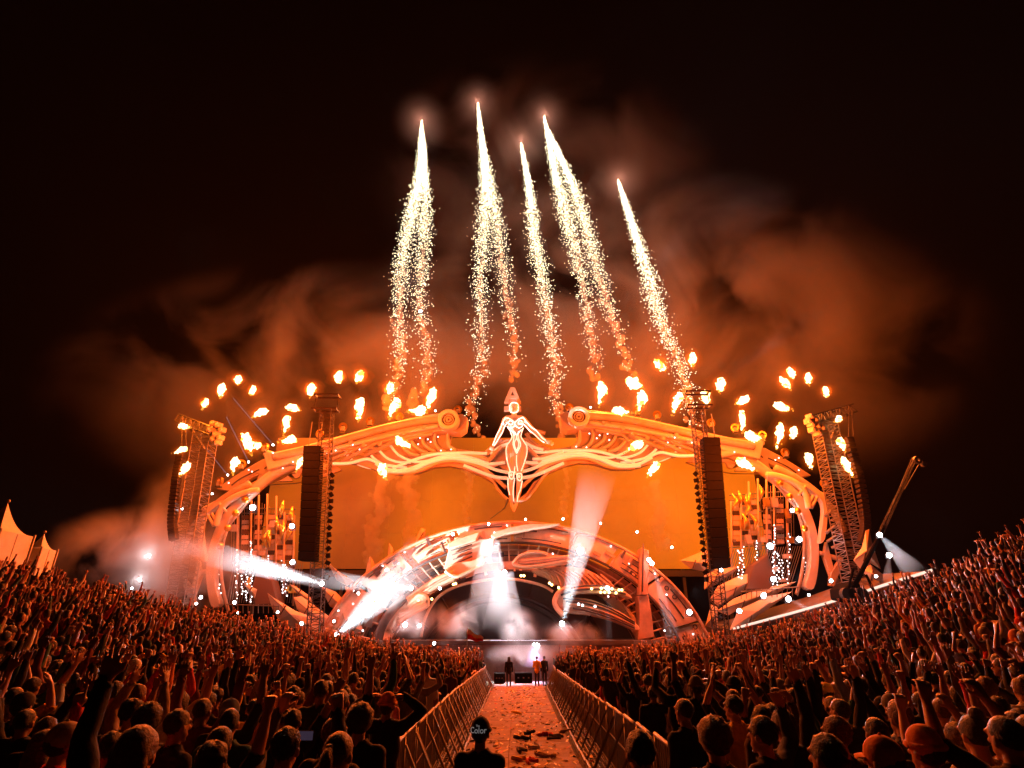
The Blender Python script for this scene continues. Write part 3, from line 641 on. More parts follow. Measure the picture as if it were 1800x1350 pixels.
# ------------------------------------------------------------------ blades: feathered shards either side of the arch
BL = [  # left side, traced one by one: outline, depth
    ([(575, 986), (580, 992), (600, 1008), (622, 1022), (610, 1030), (592, 1020)], 52.5),
    ([(650, 977), (656, 985), (665, 1010), (672, 1035), (650, 1045), (640, 1020), (645, 995)], 52.0),
    ([(684, 955), (690, 962), (700, 1000), (690, 1010), (682, 980)], 51.6),
    ([(740, 928), (748, 930), (746, 948), (732, 962), (730, 950)], 51.8),
    ([(563, 1030), (590, 1040), (612, 1062), (604, 1080), (580, 1066)], 51.2),
    ([(516, 1050), (530, 1048), (555, 1066), (590, 1092), (575, 1112), (545, 1098), (522, 1070)], 50.4),
    ([(508, 1026), (522, 1032), (545, 1048), (552, 1066), (530, 1052)], 51.4),
    ([(470, 1042), (480, 1050), (520, 1074), (560, 1088), (560, 1112), (520, 1108), (490, 1090), (478, 1068)], 49.8),
    ([(606, 1030), (630, 1040), (640, 1062), (628, 1080), (612, 1056)], 50.9),
    ([(640, 1068), (668, 1050), (690, 1048), (672, 1080), (652, 1104), (640, 1100)], 50.2),
    ([(600, 1072), (628, 1084), (640, 1110), (600, 1118), (580, 1108)], 49.6),
    ([(430, 1025), (452, 1036), (448, 1052), (438, 1044)], 51)]
BR = [
    ([(1195, 985), (1242, 966), (1246, 990), (1240, 1005), (1215, 1000)], 52.4),
    ([(1238, 1012), (1262, 998), (1298, 996), (1290, 1006), (1255, 1030), (1238, 1036)], 52),
    ([(1248, 1052), (1262, 1030), (1300, 1012), (1368, 996), (1372, 1000), (1340, 1020), (1300, 1045), (1262, 1066)], 51),
    ([(1260, 1074), (1290, 1052), (1330, 1036), (1400, 1022), (1372, 1040), (1320, 1060), (1280, 1082)], 50.4),
    ([(1282, 1108), (1298, 1072), (1350, 1048), (1392, 1040), (1362, 1062), (1330, 1084), (1300, 1108)], 49.6),
    ([(1240, 1100), (1250, 1062), (1262, 1068), (1262, 1108)], 50.6),
    ([(1500, 985), (1515, 962), (1522, 932), (1528, 930), (1532, 950), (1548, 1000), (1530, 990), (1512, 1000)], 44.5),
    ([(1514, 1002), (1530, 992), (1552, 1010), (1552, 1024), (1526, 1016)], 44.0)]
for lst, s in ((BL, 'left'), (BR, 'right')):
    for i, (pts, Y) in enumerate(lst):
        cx = sum(p[0] for p in pts) / len(pts); cyy = sum(p[1] for p in pts) / len(pts)
        dx = pts[0][0] - cx; dy = pts[0][1] - cyy
        size = max(p[0] for p in pts) - min(p[0] for p in pts) + max(p[1] for p in pts) - min(p[1] for p in pts)
        big = 'large' if size > 100 else ('middling' if size > 62 else 'small')
        beside = ('by the left lattice mast' if abs(cx - 555) < 50 else 'beside the arch foot on the left' if cx > 600 else 'in the far left smoke') if s == 'left' else ('by the right lattice mast' if abs(cx - 1262) < 40 else 'under the right scaffold lights' if cx < 1440 else 'beside the crane foot on the right')
        r = empty('feather_blade', at(cx, cyy, Y), '%s pale sculpted blade, number %s from the %s, %s' % (big, ('one', 'two', 'three', 'four', 'five', 'six', 'seven', 'eight', 'nine', 'ten', 'eleven', 'twelve')[i], 'top' , beside), 'sculpture', 'feather blades flanking the arch')
        # leaf thickened along its ridge: outline fan to a raised centre line
        o = P(pts, Y); c = at(cx, cyy, Y - .7); tip = at(*pts[0], Y)
        mb = MB(); n = len(o); mb.add(o + [c, at(cx, cyy, Y + .4)], [(k, (k + 1) % n, n) for k in range(n)] + [((k + 1) % n, k, n + 1) for k in range(n)])
        mb.build('leaf', SAND, r)
        mb = MB(); mb.bar(c.lerp(tip, .85), c, .05, 5); mb.bar(c, at(cx - dx * .5, cyy - dy * .5, Y - .4), .06, 5); mb.build('midrib', SAND2, r, fix=False)
        q = c.lerp(tip, .3); mb = MB(); mb.bar(q + Vector((.25, -.1, .15)), q + Vector((-.1, -.1, -.55)), .06, 4); mb.build('slit', GROOVE, r, fix=False)

# ------------------------------------------------------------------ open lattice masts
def truss(mb, a, b, w, nb, r=.05, rb=.03):
    a = Vector(a); b = Vector(b); d = (b - a).normalized(); sx = Vector((1, 0, 0)); sx = (sx - d * sx.dot(d)).normalized(); sy = d.cross(sx)
    cs = [(i, j) for i, j in ((-1, -1), (1, -1), (1, 1), (-1, 1))]
    for i, j in cs: o = sx * i * w / 2 + sy * j * w / 2; mb.bar(a + o, b + o, r, 5)
    for k in range(nb):
        p = a.lerp(b, k / nb); q = a.lerp(b, (k + 1) / nb)
        for e in range(4):
            o1 = sx * cs[e][0] * w / 2 + sy * cs[e][1] * w / 2; o2 = sx * cs[(e + 1) % 4][0] * w / 2 + sy * cs[(e + 1) % 4][1] * w / 2
            mb.bar(p + o1, p + o2, rb, 4); mb.bar(p + (o1 if (k + e) % 2 else o2), q + (o2 if (k + e) % 2 else o1), rb, 4)
def mast(name, label, top, foot, Y, w, nb, m):
    r = empty(name, at(*foot, Y), label, 'mast')
    a = at(*foot, Y); b = at(*top, Y); a.z = min(a.z, ground(a.x, Y)) if a.z < 3 else a.z
    N = 6
    for k in range(N):
        mb = MB(); truss(mb, a.lerp(b, k / N), a.lerp(b, (k + 1) / N - .002), w, nb // N, .05, .026); mb.build('lattice_section', m, r, fix=False)
    return r, a, b
RUST = mat('mast_steel', (.025, .018, .015), .5, .3, var=.3, scale=4)
for s in (-1, 1):
    nm = 'left' if s < 0 else 'right'
    top, foot = ((575, 722), (556, 1112)) if s < 0 else ((1225, 716), (1266, 1108))
    r, a, b = mast('lattice_mast', 'tall dark inner lattice mast carrying the black speaker hanging, %s side' % nm, top, foot, 47, .95, 48, RUST)
    for k, dz in enumerate((.3, 1.6)):
        mb = MB(); c = b + Vector((0, 0, dz - .4)); mb.box(c, (2.2, .14, .14)); mb.box(c + Vector((0, -.9, 0)), (2.2, .12, .12)); mb.box(c + Vector((1.0, -.45, 0)), (.12, 1, .12)); mb.box(c + Vector((-1.0, -.45, 0)), (.12, 1, .12)); mb.build('head_frame', RUST, r)
    for sx in (-1, 1):
        mb = MB(); mb.bar(b + Vector((sx, -.4, -.1)), b + Vector((sx, -.4, 1.3)), .05, 5); mb.build('head_post', RUST, r)
    for k in range(16):
        p = a.lerp(b, .28 + .42 * k / 15) + Vector((.75 * -s, -.1, 0)); mb = MB(); mb.box(p, (.3, .25, .35), Matrix.Rotation(k, 3, 'Y')); mb.build('cable_box', BLACK, r)
    # speaker hanging beside the mast
    q = ([(533, 783), (563, 783), (553, 986), (523, 985)] if s < 0 else [(1236, 768), (1266, 768), (1285, 997), (1254, 999)])
    pr = empty('speaker_hang', at(*q[2], 46.6), 'tall black curtained speaker column hung on the %s inner mast' % nm, 'speaker column')
    tl, tr, br, bl = [at(x, y, 46.4) for x, y in q]
    for k in range(14):
        f0, f1 = k / 14, (k + 1) / 14 - .0015
        A_, B_, C_, D_ = tl.lerp(bl, f0), tr.lerp(br, f0), tr.lerp(br, f1), tl.lerp(bl, f1)
        mb = MB(); mb.poly([[A_, B_, C_, D_]], 1.1); mb.build('speaker_cabinet', BLACK, pr, bevel=.04)
    for f in (.2, .8):
        mb = MB(); p = tl.lerp(tr, f) + Vector((0, .5, 0)); mb.bar(p, p + Vector((0, 0, 2.3)), .04, 5); mb.build('hoist_chain', METAL, pr, fix=False)
# outer masts
for s in (-1, 1):
    nm = 'left' if s < 0 else 'right'
    top, foot = ((363, 752), (312, 1080)) if s < 0 else ((1448, 742), (1508, 1030))
    Y = 49 if s < 0 else 46
    r, a, b = mast('lattice_mast', 'far %s orange-lit lattice mast with a lamp cluster on its head' % nm, top, foot, Y, 1.5, 42, METAL)
    h0, h1 = ((314, 736), (386, 764)) if s < 0 else ((1422, 741), (1500, 719))
    mb = MB(); truss(mb, at(*h0, Y), at(*h1, Y), .7, 10, .06, .04); mb.build('head_beam', METAL, r, fix=False)
    h2, h3 = ((330, 745), (360, 790)) if s < 0 else ((1480, 725), (1462, 770))
    mb = MB(); mb.bar(at(*h2, Y), at(*h3, Y), .12, 6); mb.build('brace', METAL, r)
    la = [(384, 748), (390, 756), (380, 764), (387, 770), (376, 772), (383, 778), (371, 756), (376, 745)] if s < 0 else [(1424, 733), (1432, 738), (1426, 746), (1436, 750), (1428, 756), (1438, 762), (1444, 752), (1421, 741)]
    for x, y in la:
        p = at(x, y, Y - .6); mb = MB(); mb.box(p, (.42, .6, .42), Matrix.Rotation(.5 * s, 3, 'Z')); mb.ball(p + Vector((0, -.3, -.1)), .2); mb.build('flood_lamp', SAND2, r)
    # curved line array
    path = [(319, 795), (312, 830), (307, 870), (303, 915), (306, 950)] if s < 0 else [(1492, 772), (1502, 810), (1512, 850), (1519, 895), (1521, 930), (1515, 955)]
    lr = empty('line_array', at(*path[-1], Y - 1), 'long curved string of speaker boxes hanging outside the far %s mast' % nm, 'speaker column')
    c = crom([(x, y, 0) for x, y in path], 8); pts = [at(x, y, Y - 1) for x, y, _ in c]
    for k in range(26):
        f = k / 26 * (len(pts) - 1.01); p = pts[int(f)].lerp(pts[int(f) + 1], f % 1); q_ = pts[min(int(f) + 1, len(pts) - 1)] - pts[int(f)]
        ang = atan2(q_.x, -q_.z); mb = MB(); mb.box(p, (.6, .6, .27), Matrix.Rotation(-ang, 3, 'Y')); mb.build('speaker_cabinet', RUST, lr, bevel=.03)
    tp = pts[0]
    mb = MB(); mb.bar(tp, at((h0 if s < 0 else h1)[0] + (6 if s < 0 else -8), (h0 if s < 0 else h1)[1] + 4, Y - .6), .04, 5); mb.bar(tp + Vector((.4, 0, 0)), at((h0 if s < 0 else h1)[0] + (12 if s < 0 else -2), (h0 if s < 0 else h1)[1] + 4, Y - .6), .04, 5); mb.build('hoist_chain', METAL, lr, fix=False)

# ------------------------------------------------------------------ side frames: curved ribs, light ladders, scaffold
def side_frame(s):
    nm = 'left' if s < 0 else 'right'
    Y = 52 if s < 0 else 51
    root = empty('side_scenery', at(440, 1080, Y) if s < 0 else at(1366, 1060, Y), 'tall %s side scenery of curved ribs over a lamp-dotted ladder wall' % nm, 'stage set')
    M = (lambda p: p) if s < 0 else (lambda p: [(1806 - q[0] - 4, q[1] - 5 - .05 * (903 - q[0])) + tuple(q[2:]) for q in p])
    plate(root, 'curved_rib', M([(450, 862), (432, 880), (408, 905), (392, 935), (380, 965), (377, 1000), (379, 1035), (386, 1062), (371, 1066), (363, 1030), (362, 995), (367, 962), (380, 925), (398, 895), (425, 872), (438, 860)]), Y - 1, .8, SAND, n=3, bevel=.04)
    rod(root, 'rib_edge', M([(445, 868), (425, 895), (402, 925), (391, 960), (388, 1000), (394, 1045), (402, 1075)]), Y - .6, .14, SAND2)
    plate(root, 'curved_rib', M([(400, 878), (380, 890), (362, 905), (354, 925), (356, 955), (360, 985), (352, 980), (348, 950), (347, 920), (356, 900), (376, 884)]), Y - 1.6, .6, SAND, n=3)
    plate(root, 'outer_brace', M([(325, 1018), (340, 1040), (342, 1062), (336, 1064), (322, 1030)]), Y - 1.2, .5, SAND2)
    plate(root, 'outer_brace', M([(348, 985), (353, 1010), (341, 1045), (330, 1062), (322, 1062), (336, 1035)]), Y - 1.0, .5, SAND)
    rod(root, 'brace_arm', M([(362, 1004), (340, 1012), (322, 1018)]), Y - .8, .2, SAND2)
    rod(root, 'long_arm', M([(440, 850), (400, 872), (365, 900), (335, 935), (318, 970)]), Y - .2, .3, SAND2, flat=1.4)
    rod(root, 'long_arm', M([(455, 862), (432, 866), (402, 880), (386, 900), (380, 925)]), Y - 1.8, .28, SAND)
    for a, b in (((372, 902), (380, 918)), ((365, 905), (376, 925)), ((385, 885), (398, 900)), ((340, 930), (352, 940)), ((334, 957), (350, 970)), ((332, 975), (348, 985)), ((320, 990), (340, 996))):
        q = M([a, b]); mb = MB(); mb.bar(at(*q[0], Y - 2), at(*q[1], Y - 1.8), .13, 6); mb.build('rung', SAND if a[0] > 350 else METAL, root, fix=False)
    for x, y in ((431, 878), (414, 902), (400, 928), (388, 960)):
        q = M([(x, y)])[0]; mb = MB(); mb.ball(at(*q, Y - 1.7), .3, nu=14, nv=10); mb.build('gold_ball', GOLD, root, fix=False)
    rr0 = random.Random(31 + s)
    # ladder wall: uprights, rungs, reflective strips
    for i, (x, y0) in enumerate(((418, 905), (442, 880), (455, 870), (470, 868), (486, 872), (500, 900), (517, 905))):
        q = M([(x, y0), (x - 2, 1065)]); a, b = at(*q[0], Y + 1), at(*q[1], Y + 1)
        mb = MB(); mb.bar(a, b, .09, 6); mb.build('upright', SAND2, root, fix=False)
    for i, (x, y0) in enumerate(((432, 905), (455, 905), (478, 905), (494, 905), (509, 905))):
        q = M([(x, y0), (x - 2, 985)]); a, b = at(*q[0], Y + 1.2), at(*q[1], Y + 1.2)
        N = 9
        for k in range(N):
            p = a.lerp(b, (k + .5) / N); mb = MB(); mb.box(p, (.62, .12, abs(a.z - b.z) / N - .08)); mb.build('pixel_tile', SAND2 if (i + k) % 3 else GLOSSY, root)
    for k in range(26):
        x = 408 + k * 4.4; q = M([(x, 880 + abs(k - 10) * 2), (x - 2, 985)]); mb = MB(); mb.bar(at(*q[0], Y + 1.6), at(*q[1], Y + 1.6), .03, 4); mb.build('hanging_wire', SAND2 if k % 2 else METAL, root, fix=False)
    for k in range(22):
        q = M([(410 + rr0.uniform(0, 105), 900 + rr0.uniform(0, 150))])[0]; w_ = rr0.uniform(.2, .7); mb = MB(); mb.box(at(*q, Y + .3), (w_, .3, rr0.uniform(.2, .9))); mb.build('lamp_box', rr0.choice([GLOSSY, METAL, SAND2, GOLD]), root, fix=False)
    for y in (893, 902, 925, 952, 985):
        q = M([(425, y), (520, y + 2)]); mb = MB(); mb.bar(at(*q[0], Y + 1.3), at(*q[1], Y + 1.3), .06, 5); mb.build('crossbar', METAL, root, fix=False)
    for k in range(30):
        x = 405 + k * 4.2; q = M([(x + 6, 990), (x - 14 + 8, 1060)] if s < 0 else [(x - 14, 990), (x + 8, 1060)]); mb = MB(); mb.bar(at(*q[0], Y + .9), at(*q[1], Y + 1), .035, 4); mb.build('slanted_wire', METAL, root, fix=False)
    rr = random.Random(11 + s)
    for x, y0, y1, n in ((416, 965, 1058, 14), (442, 950, 1062, 24), (472, 975, 1040, 13), (496, 985, 1045, 12), (503, 990, 1050, 10), (434, 1000, 1058, 14), (427, 1012, 1048, 8), (387, 985, 1062, 10)):
        for k in range(n):
            q = M([(x + rr.uniform(-2.5, 2.5), y0 + (y1 - y0) * (k + rr.random() * .6) / n)])[0]; mb = MB(); mb.ball(at(*q, Y - .4 + rr.uniform(-.5, .5)), rr.uniform(.035, .07), nu=6, nv=4); mb.build('bulb', DOT_E, root, fix=False)
    # gilded statues of cloth caught by the light near the top
    for i in range(8):
        q = M([(472 + i * 6 + rr.uniform(-3, 3), 885 + rr.uniform(-8, 50))])[0]; p = at(*q, Y - .2)
        mb = MB(); mb.tube([p + Vector((rr.uniform(-.2, .2), 0, 0)), p + Vector((rr.uniform(-.4, .4), -.2, -.7)), p + Vector((rr.uniform(-.3, .3), 0, -1.5))], [.06, .24, .05], 6); mb.build('gilded_drape', GOLD, root, fix=False)
    q = M([(452, 1000), (478, 1020), (490, 1062), (448, 1064), (440, 1040)]); mb = MB(); mb.poly([[at(*v, Y - .8) for v in q]], 1.5); mb.build('speaker_stack', mat('hazy_dark_cloth', (.12, .07, .05), .8), root, bevel=.08)
    # railing in front
    for k in range(12):
        q = M([(400 + k * 9, 1062), (400 + k * 9, 1078)]); mb = MB(); mb.bar(at(*q[0], Y - 2.5), at(*q[1], Y - 2.5), .035, 4); mb.build('railing_post', METAL, root, fix=False)
    q = M([(398, 1062), (500, 1066)]); mb = MB(); mb.bar(at(*q[0], Y - 2.5), at(*q[1], Y - 2.5), .05, 5); mb.build('railing', METAL, root, fix=False)
GOLD = mat('gilded_metal', (.75, .42, .08), .3, .9)
GLOSSY = mat('glossy_dark_tile', (.08, .05, .04), .2, .3)
side_frame(-1); side_frame(1)

# ------------------------------------------------------------------ crane on the right
def crane():
    r = empty('crane', at(1500, 1040, 42), 'tall crane boom leaning up to the right of the stage, pulley head on top', 'crane')
    a, b, c = at(1497, 1040, 41), at(1547, 940, 41), at(1609, 806, 41)
    for k in range(8):
        mb = MB(); truss(mb, b.lerp(c, k / 8), b.lerp(c, (k + 1) / 8), .24 - .012 * k, 3, .022, .012); mb.build('boom_section', RUST, r, fix=False)
    mb = MB(); mb.tube([a, b, b.lerp(c, .12)], [.17, .13, .08], 6); mb.build('lower_boom', BLACK, r, fix=False)
    mb = MB(); mb.disc(c + Vector((.15, 0, -.1)), .3, (0, 1, 0), .25, 14, r_in=.12); mb.build('pulley', METAL, r)
    mb = MB(); mb.disc(c + Vector((.5, 0, -.45)), .18, (0, 1, 0), .25, 12); mb.build('pulley', METAL, r)
    mb = MB(); mb.bar(c + Vector((.3, -.1, -.2)), at(1590, 860, 41), .03, 4); mb.bar(c + Vector((-.2, 0, .1)), at(1540, 955, 41.5), .02, 4); mb.build('cable', METAL, r, fix=False)
    mb = MB(); mb.poly([[at(*v, 41.5) for v in ((1488, 1052), (1486, 1034), (1500, 1020), (1512, 1024), (1516, 1040), (1515, 1058))]], 2.2); mb.build('cab', BLACK, r, bevel=.1)
    for x in (1488, 1500, 1514):
        mb = MB(); mb.disc(at(x, 1044, 41), .4, (0, 1, 0), .4, 14); mb.build('wheel', RUBBER, r)
    for v in (((1522, 1010), (1538, 1042)), ((1490, 1040), (1500, 1000))):
        mb = MB(); mb.bar(at(*v[0], 41), at(*v[1], 41), .09, 5); mb.build('outrigger', BLACK, r, fix=False)
crane()

# ------------------------------------------------------------------ marquee tents on the left bank
def tent(px, py, wl, Y, hw, label):
    top = at(px, py, Y); g = at(px, wl, Y); r = empty('marquee', (g.x, Y, g.z - 2.6), label, 'tent')
    n = 10; z1 = g.z; z0 = z1 - 3.0
    mb = MB(); vs = []
    for k in range(n + 1):
        f = k / n; rad = hw * (1 - f) ** 1.0; z = z1 + (top.z - z1) * (f ** 2.1)
        rad = hw * (1 - f); vs += [Vector((top.x + sx * rad, Y + sy * rad, z)) for sx, sy in ((-1, -1), (1, -1), (1, 1), (-1, 1))]
    fs = [(k * 4 + e, k * 4 + (e + 1) % 4, k * 4 + 4 + (e + 1) % 4, k * 4 + 4 + e) for k in range(n) for e in range(4)]
    mb.add(vs, fs, smooth=False); mb.build('peaked_roof', TENT, r)
    for sx, sy, dx, dy in ((0, -1, 1, 0), (1, 0, 0, 1), (-1, 0, 0, 1), (0, 1, 1, 0)):
        for h in (-1, 1):
            mb = MB(); c = Vector((top.x + sx * hw, Y + sy * hw, (z0 + z1) / 2)) + Vector((dx, dy, 0)) * h * hw / 2
            mb.box(c, (hw - .06 if dx else .06, hw - .06 if dy else .06, z1 - z0)); mb.build('side_wall', TENT, r)
    for sx in (-1, 1):
        for sy in (-1, 1):
            mb = MB(); mb.bar((top.x + sx * (hw + .05), Y + sy * (hw + .05), z0), (top.x + sx * (hw + .05), Y + sy * (hw + .05), z1 + .1), .06, 6); mb.build('tent_pole', METAL, r, fix=False)
    mb = MB(); mb.ball(top + Vector((0, 0, .1)), .1); mb.build('finial', METAL, r)
tent(14, 884, 938, 33, 1.15, 'larger white peaked marquee at the left edge of the picture')
tent(78, 938, 966, 37, .62, 'smaller white peaked marquee beside the larger one')
# ------------------------------------------------------------------ crowd barriers along the aisle
def cloth_mat(name, col, rough=.85, v=.25): return mat(name, col, rough, var=v, scale=14, bump=.25, spec=.3)
def barrier_proto():
    """one 1.2 m stage barrier; local x along the rail, local y towards the aisle"""
    r = empty('crowd_barrier')
    mb = MB(); mb.bar((-.6, 0, 1.12), (.6, 0, 1.12), .028, 8); mb.build('top_rail', STEEL, r, fix=False)
    for x in (-.57, .57):
        mb = MB(); mb.bar((x, 0, 0), (x, 0, 1.11), .024, 6); mb.build('post', STEEL, r, fix=False)
        mb = MB(); mb.bar((x, .02, 1.0), (x, .5, .06), .02, 5); mb.build('brace', STEEL, r, fix=False)
    for k in range(8):
        x = -.57 + 1.14 * (k + 1) / 9; mb = MB(); mb.bar((x, 0, .08), (x, 0, 1.10), .011, 4); mb.build('bar', STEEL, r, fix=False)
    mb = MB(); mb.bar((-.6, 0, .08), (.6, 0, .08), .02, 5); mb.build('bottom_rail', STEEL, r, fix=False)
    mb = MB(); mb.bar((-.6, 0, .6), (.6, 0, .6), .012, 5); mb.build('middle_rail', STEEL, r, fix=False)
    mb = MB(); mb.box((0, .27, .02), (1.18, .52, .03))
    for i in range(7): mb.box((-.54 + i * .18, .27, .045), (.03, .46, .02))
    for j in range(5): mb.box((0, .08 + j * .1, .048), (1.1, .03, .02))
    mb.build('foot_plate', STEEL, r, fix=False)
    mb = MB(); mb.box((0, .5, .075), (1.16, .05, .06)); mb.build('plate_lip', STEEL, r, fix=False)
    return r
def copy_tree(o, parent=None):
    c = o.copy(); COL.objects.link(c)
    if parent is not None: c.parent = parent; c.matrix_parent_inverse = o.matrix_parent_inverse.copy()
    for ch in list(o.children): copy_tree(ch, c)
    return c
bp = barrier_proto(); first = True
ORD = ['nearest', 'second', 'third', 'fourth', 'fifth', 'sixth', 'seventh', 'eighth', 'ninth', 'tenth', 'eleventh', 'twelfth', 'thirteenth', 'fourteenth', 'fifteenth', 'sixteenth', 'seventeenth', 'eighteenth', 'nineteenth', 'twentieth', 'twenty-first', 'twenty-second', 'twenty-third', 'twenty-fourth', 'twenty-fifth', 'twenty-sixth', 'twenty-seventh', 'twenty-eighth', 'twenty-ninth', 'thirtieth', 'thirty-first', 'thirty-second']
def bar_x(s, y): return float(np.interp(y, [3, 8, 18, 30, 42], [-1.42, -1.45, -1.62, -1.72, -1.75])) if s < 0 else float(np.interp(y, [3, 7, 16, 30, 42], [1.88, 1.92, 2.06, 2.4, 2.75]))
for s in (-1, 1):
    y = 5.4; k = 0
    while y < 41:
        yc = y + .6; o = bp if first else copy_tree(bp); first = False
        x0, x1 = bar_x(s, y), bar_x(s, y + 1.2); g0 = ground(0, y)
        o.location = ((x0 + x1) / 2 + RNG.uniform(-.02, .02), yc, ground(0, yc) + .005)
        an = atan2(1.2, (x1 - x0)); o.rotation_euler = (0, 0, an if s > 0 else an + pi)
        if s < 0: pass
        tag(o, 'steel barrier panel on the %s side of the aisle, %s counting from the camera' % ('left' if s < 0 else 'right', ORD[k] if k < 32 else 'last'), 'barrier', 'steel barriers lining the aisle')
        y += 1.22; k += 1

# ------------------------------------------------------------------ people
SKIN = [mat('skin_' + n, c, .5, var=.08, scale=20) for n, c in (('fair', (.44, .24, .17)), ('tan', (.34, .18, .12)), ('olive', (.26, .13, .09)), ('brown', (.13, .06, .04)))]
JEANS = cloth_mat('dark_trousers', (.03, .035, .05))
EYE = mat('eye', (.05, .04, .04), .2)
CLOTH = {n: cloth_mat('cloth_' + n.replace(' ', '_'), c) for n, c in {
    'black': (.009, .009, .011), 'charcoal': (.03, .03, .034), 'dark navy': (.014, .02, .045), 'dark green': (.015, .04, .028), 'maroon': (.12, .018, .02), 'red': (.5, .03, .03), 'grey': (.2, .2, .2),
    'white': (.72, .7, .7), 'mustard yellow': (.85, .5, .03), 'brown': (.09, .05, .03), 'teal': (.03, .13, .13), 'beige': (.36, .27, .19), 'orange': (.6, .2, .03), 'pale blue': (.3, .38, .5), 'khaki': (.17, .15, .07), 'pink': (.55, .2, .25)}.items()}
HAIRM = {n: mat('hair_' + n, c, .5, var=.5, scale=60, bump=1.0) for n, c in {'black': (.012, .01, .01), 'dark brown': (.025, .015, .01), 'brown': (.05, .028, .016), 'blond': (.22, .13, .06), 'ginger': (.14, .045, .02), 'grey': (.15, .145, .14)}.items()}

def V(*a): return Vector(a)
# each arm: (upper dir, forearm dir, hand dir, palm normal, curl)
UPA = lambda s, o=.25, f=.1: V(s * o, f, 1)
POSES = {
 'both arms up': [(V(-.45, .1, .9), V(-.05, .1, 1), V(0, .1, 1), V(0, 1, 0), .15), (V(.5, .1, .85), V(.1, .05, 1), V(.1, .1, 1), V(0, 1, 0), .15)],
 'both arms high and spread': [(V(-.5, .15, .95), V(-.4, .1, .9), V(-.3, .1, 1), V(0, 1, 0), .1), (V(.5, .15, .95), V(.4, .1, .9), V(.35, .1, 1), V(0, 1, 0), .1)],
 'right arm raised': [(V(-.25, .1, -1), V(-.05, .7, -.5), V(0, .8, -.3), V(1, 0, 0), .5), (V(.35, .15, .95), V(-.05, .15, 1), V(0, .1, 1), V(0, 1, 0), .12)],
 'left arm raised': [(V(-.35, .15, .95), V(.05, .15, 1), V(0, .1, 1), V(0, 1, 0), .12), (V(.25, .1, -1), V(.05, .6, -.5), V(0, .8, -.3), V(-1, 0, 0), .5)],
 'fist in the air': [(V(-.2, 0, -1), V(0, .5, -.8), V(0, .6, -.6), V(1, 0, 0), .5), (V(.4, .2, .9), V(.05, .2, 1), V(0, .1, 1), V(0, 1, 0), 1.25)],
 'pointing upward': [(V(-.35, .2, .9), V(-.2, .35, .9), V(-.1, .3, 1), V(0, 1, 0), .9), (V(.25, 0, -1), V(.05, .4, -.8), V(0, .6, -.6), V(-1, 0, 0), .5)],
 'hands clasped on the head': [(V(-.8, .1, .55), V(.75, -.15, .55), V(1, 0, .1), V(0, 0, -1), .3), (V(.8, .1, .55), V(-.75, -.15, .55), V(-1, 0, .1), V(0, 0, -1), .3)],
 'clapping overhead': [(V(-.5, .3, .85), V(.4, .2, .9), V(.25, .1, 1), V(1, 0, 0), .05), (V(.5, .3, .85), V(-.4, .2, .9), V(-.25, .1, 1), V(-1, 0, 0), .05)],
 'arms at the sides': [(V(-.16, 0, -1), V(-.04, .15, -1), V(0, .1, -1), V(1, 0, 0), .4), (V(.16, 0, -1), V(.04, .15, -1), V(0, .1, -1), V(-1, 0, 0), .4)],
 'hands held in front': [(V(-.25, .2, -1), V(.3, .9, .25), V(.3, 1, .3), V(.6, 0, -1), .5), (V(.25, .2, -1), V(-.3, .9, .25), V(-.3, 1, .3), V(-.6, 0, -1), .5)],
 'both hands lifting a phone': [(V(-.35, .75, .5), V(.25, .35, .9), V(.3, .2, .9), V(.3, .9, 0), .6), (V(.35, .75, .5), V(-.25, .35, .9), V(-.3, .2, .9), V(-.3, .9, 0), .6)],
 'elbow bent beside the head': [(V(-.16, 0, -1), V(-.04, .15, -1), V(0, .1, -1), V(1, 0, 0), .4), (V(.85, .1, .4), V(-.3, 0, .95), V(-.5, 0, .8), V(0, -.2, -1), .35)]}
HEADC = V(0, .025, 1.625)
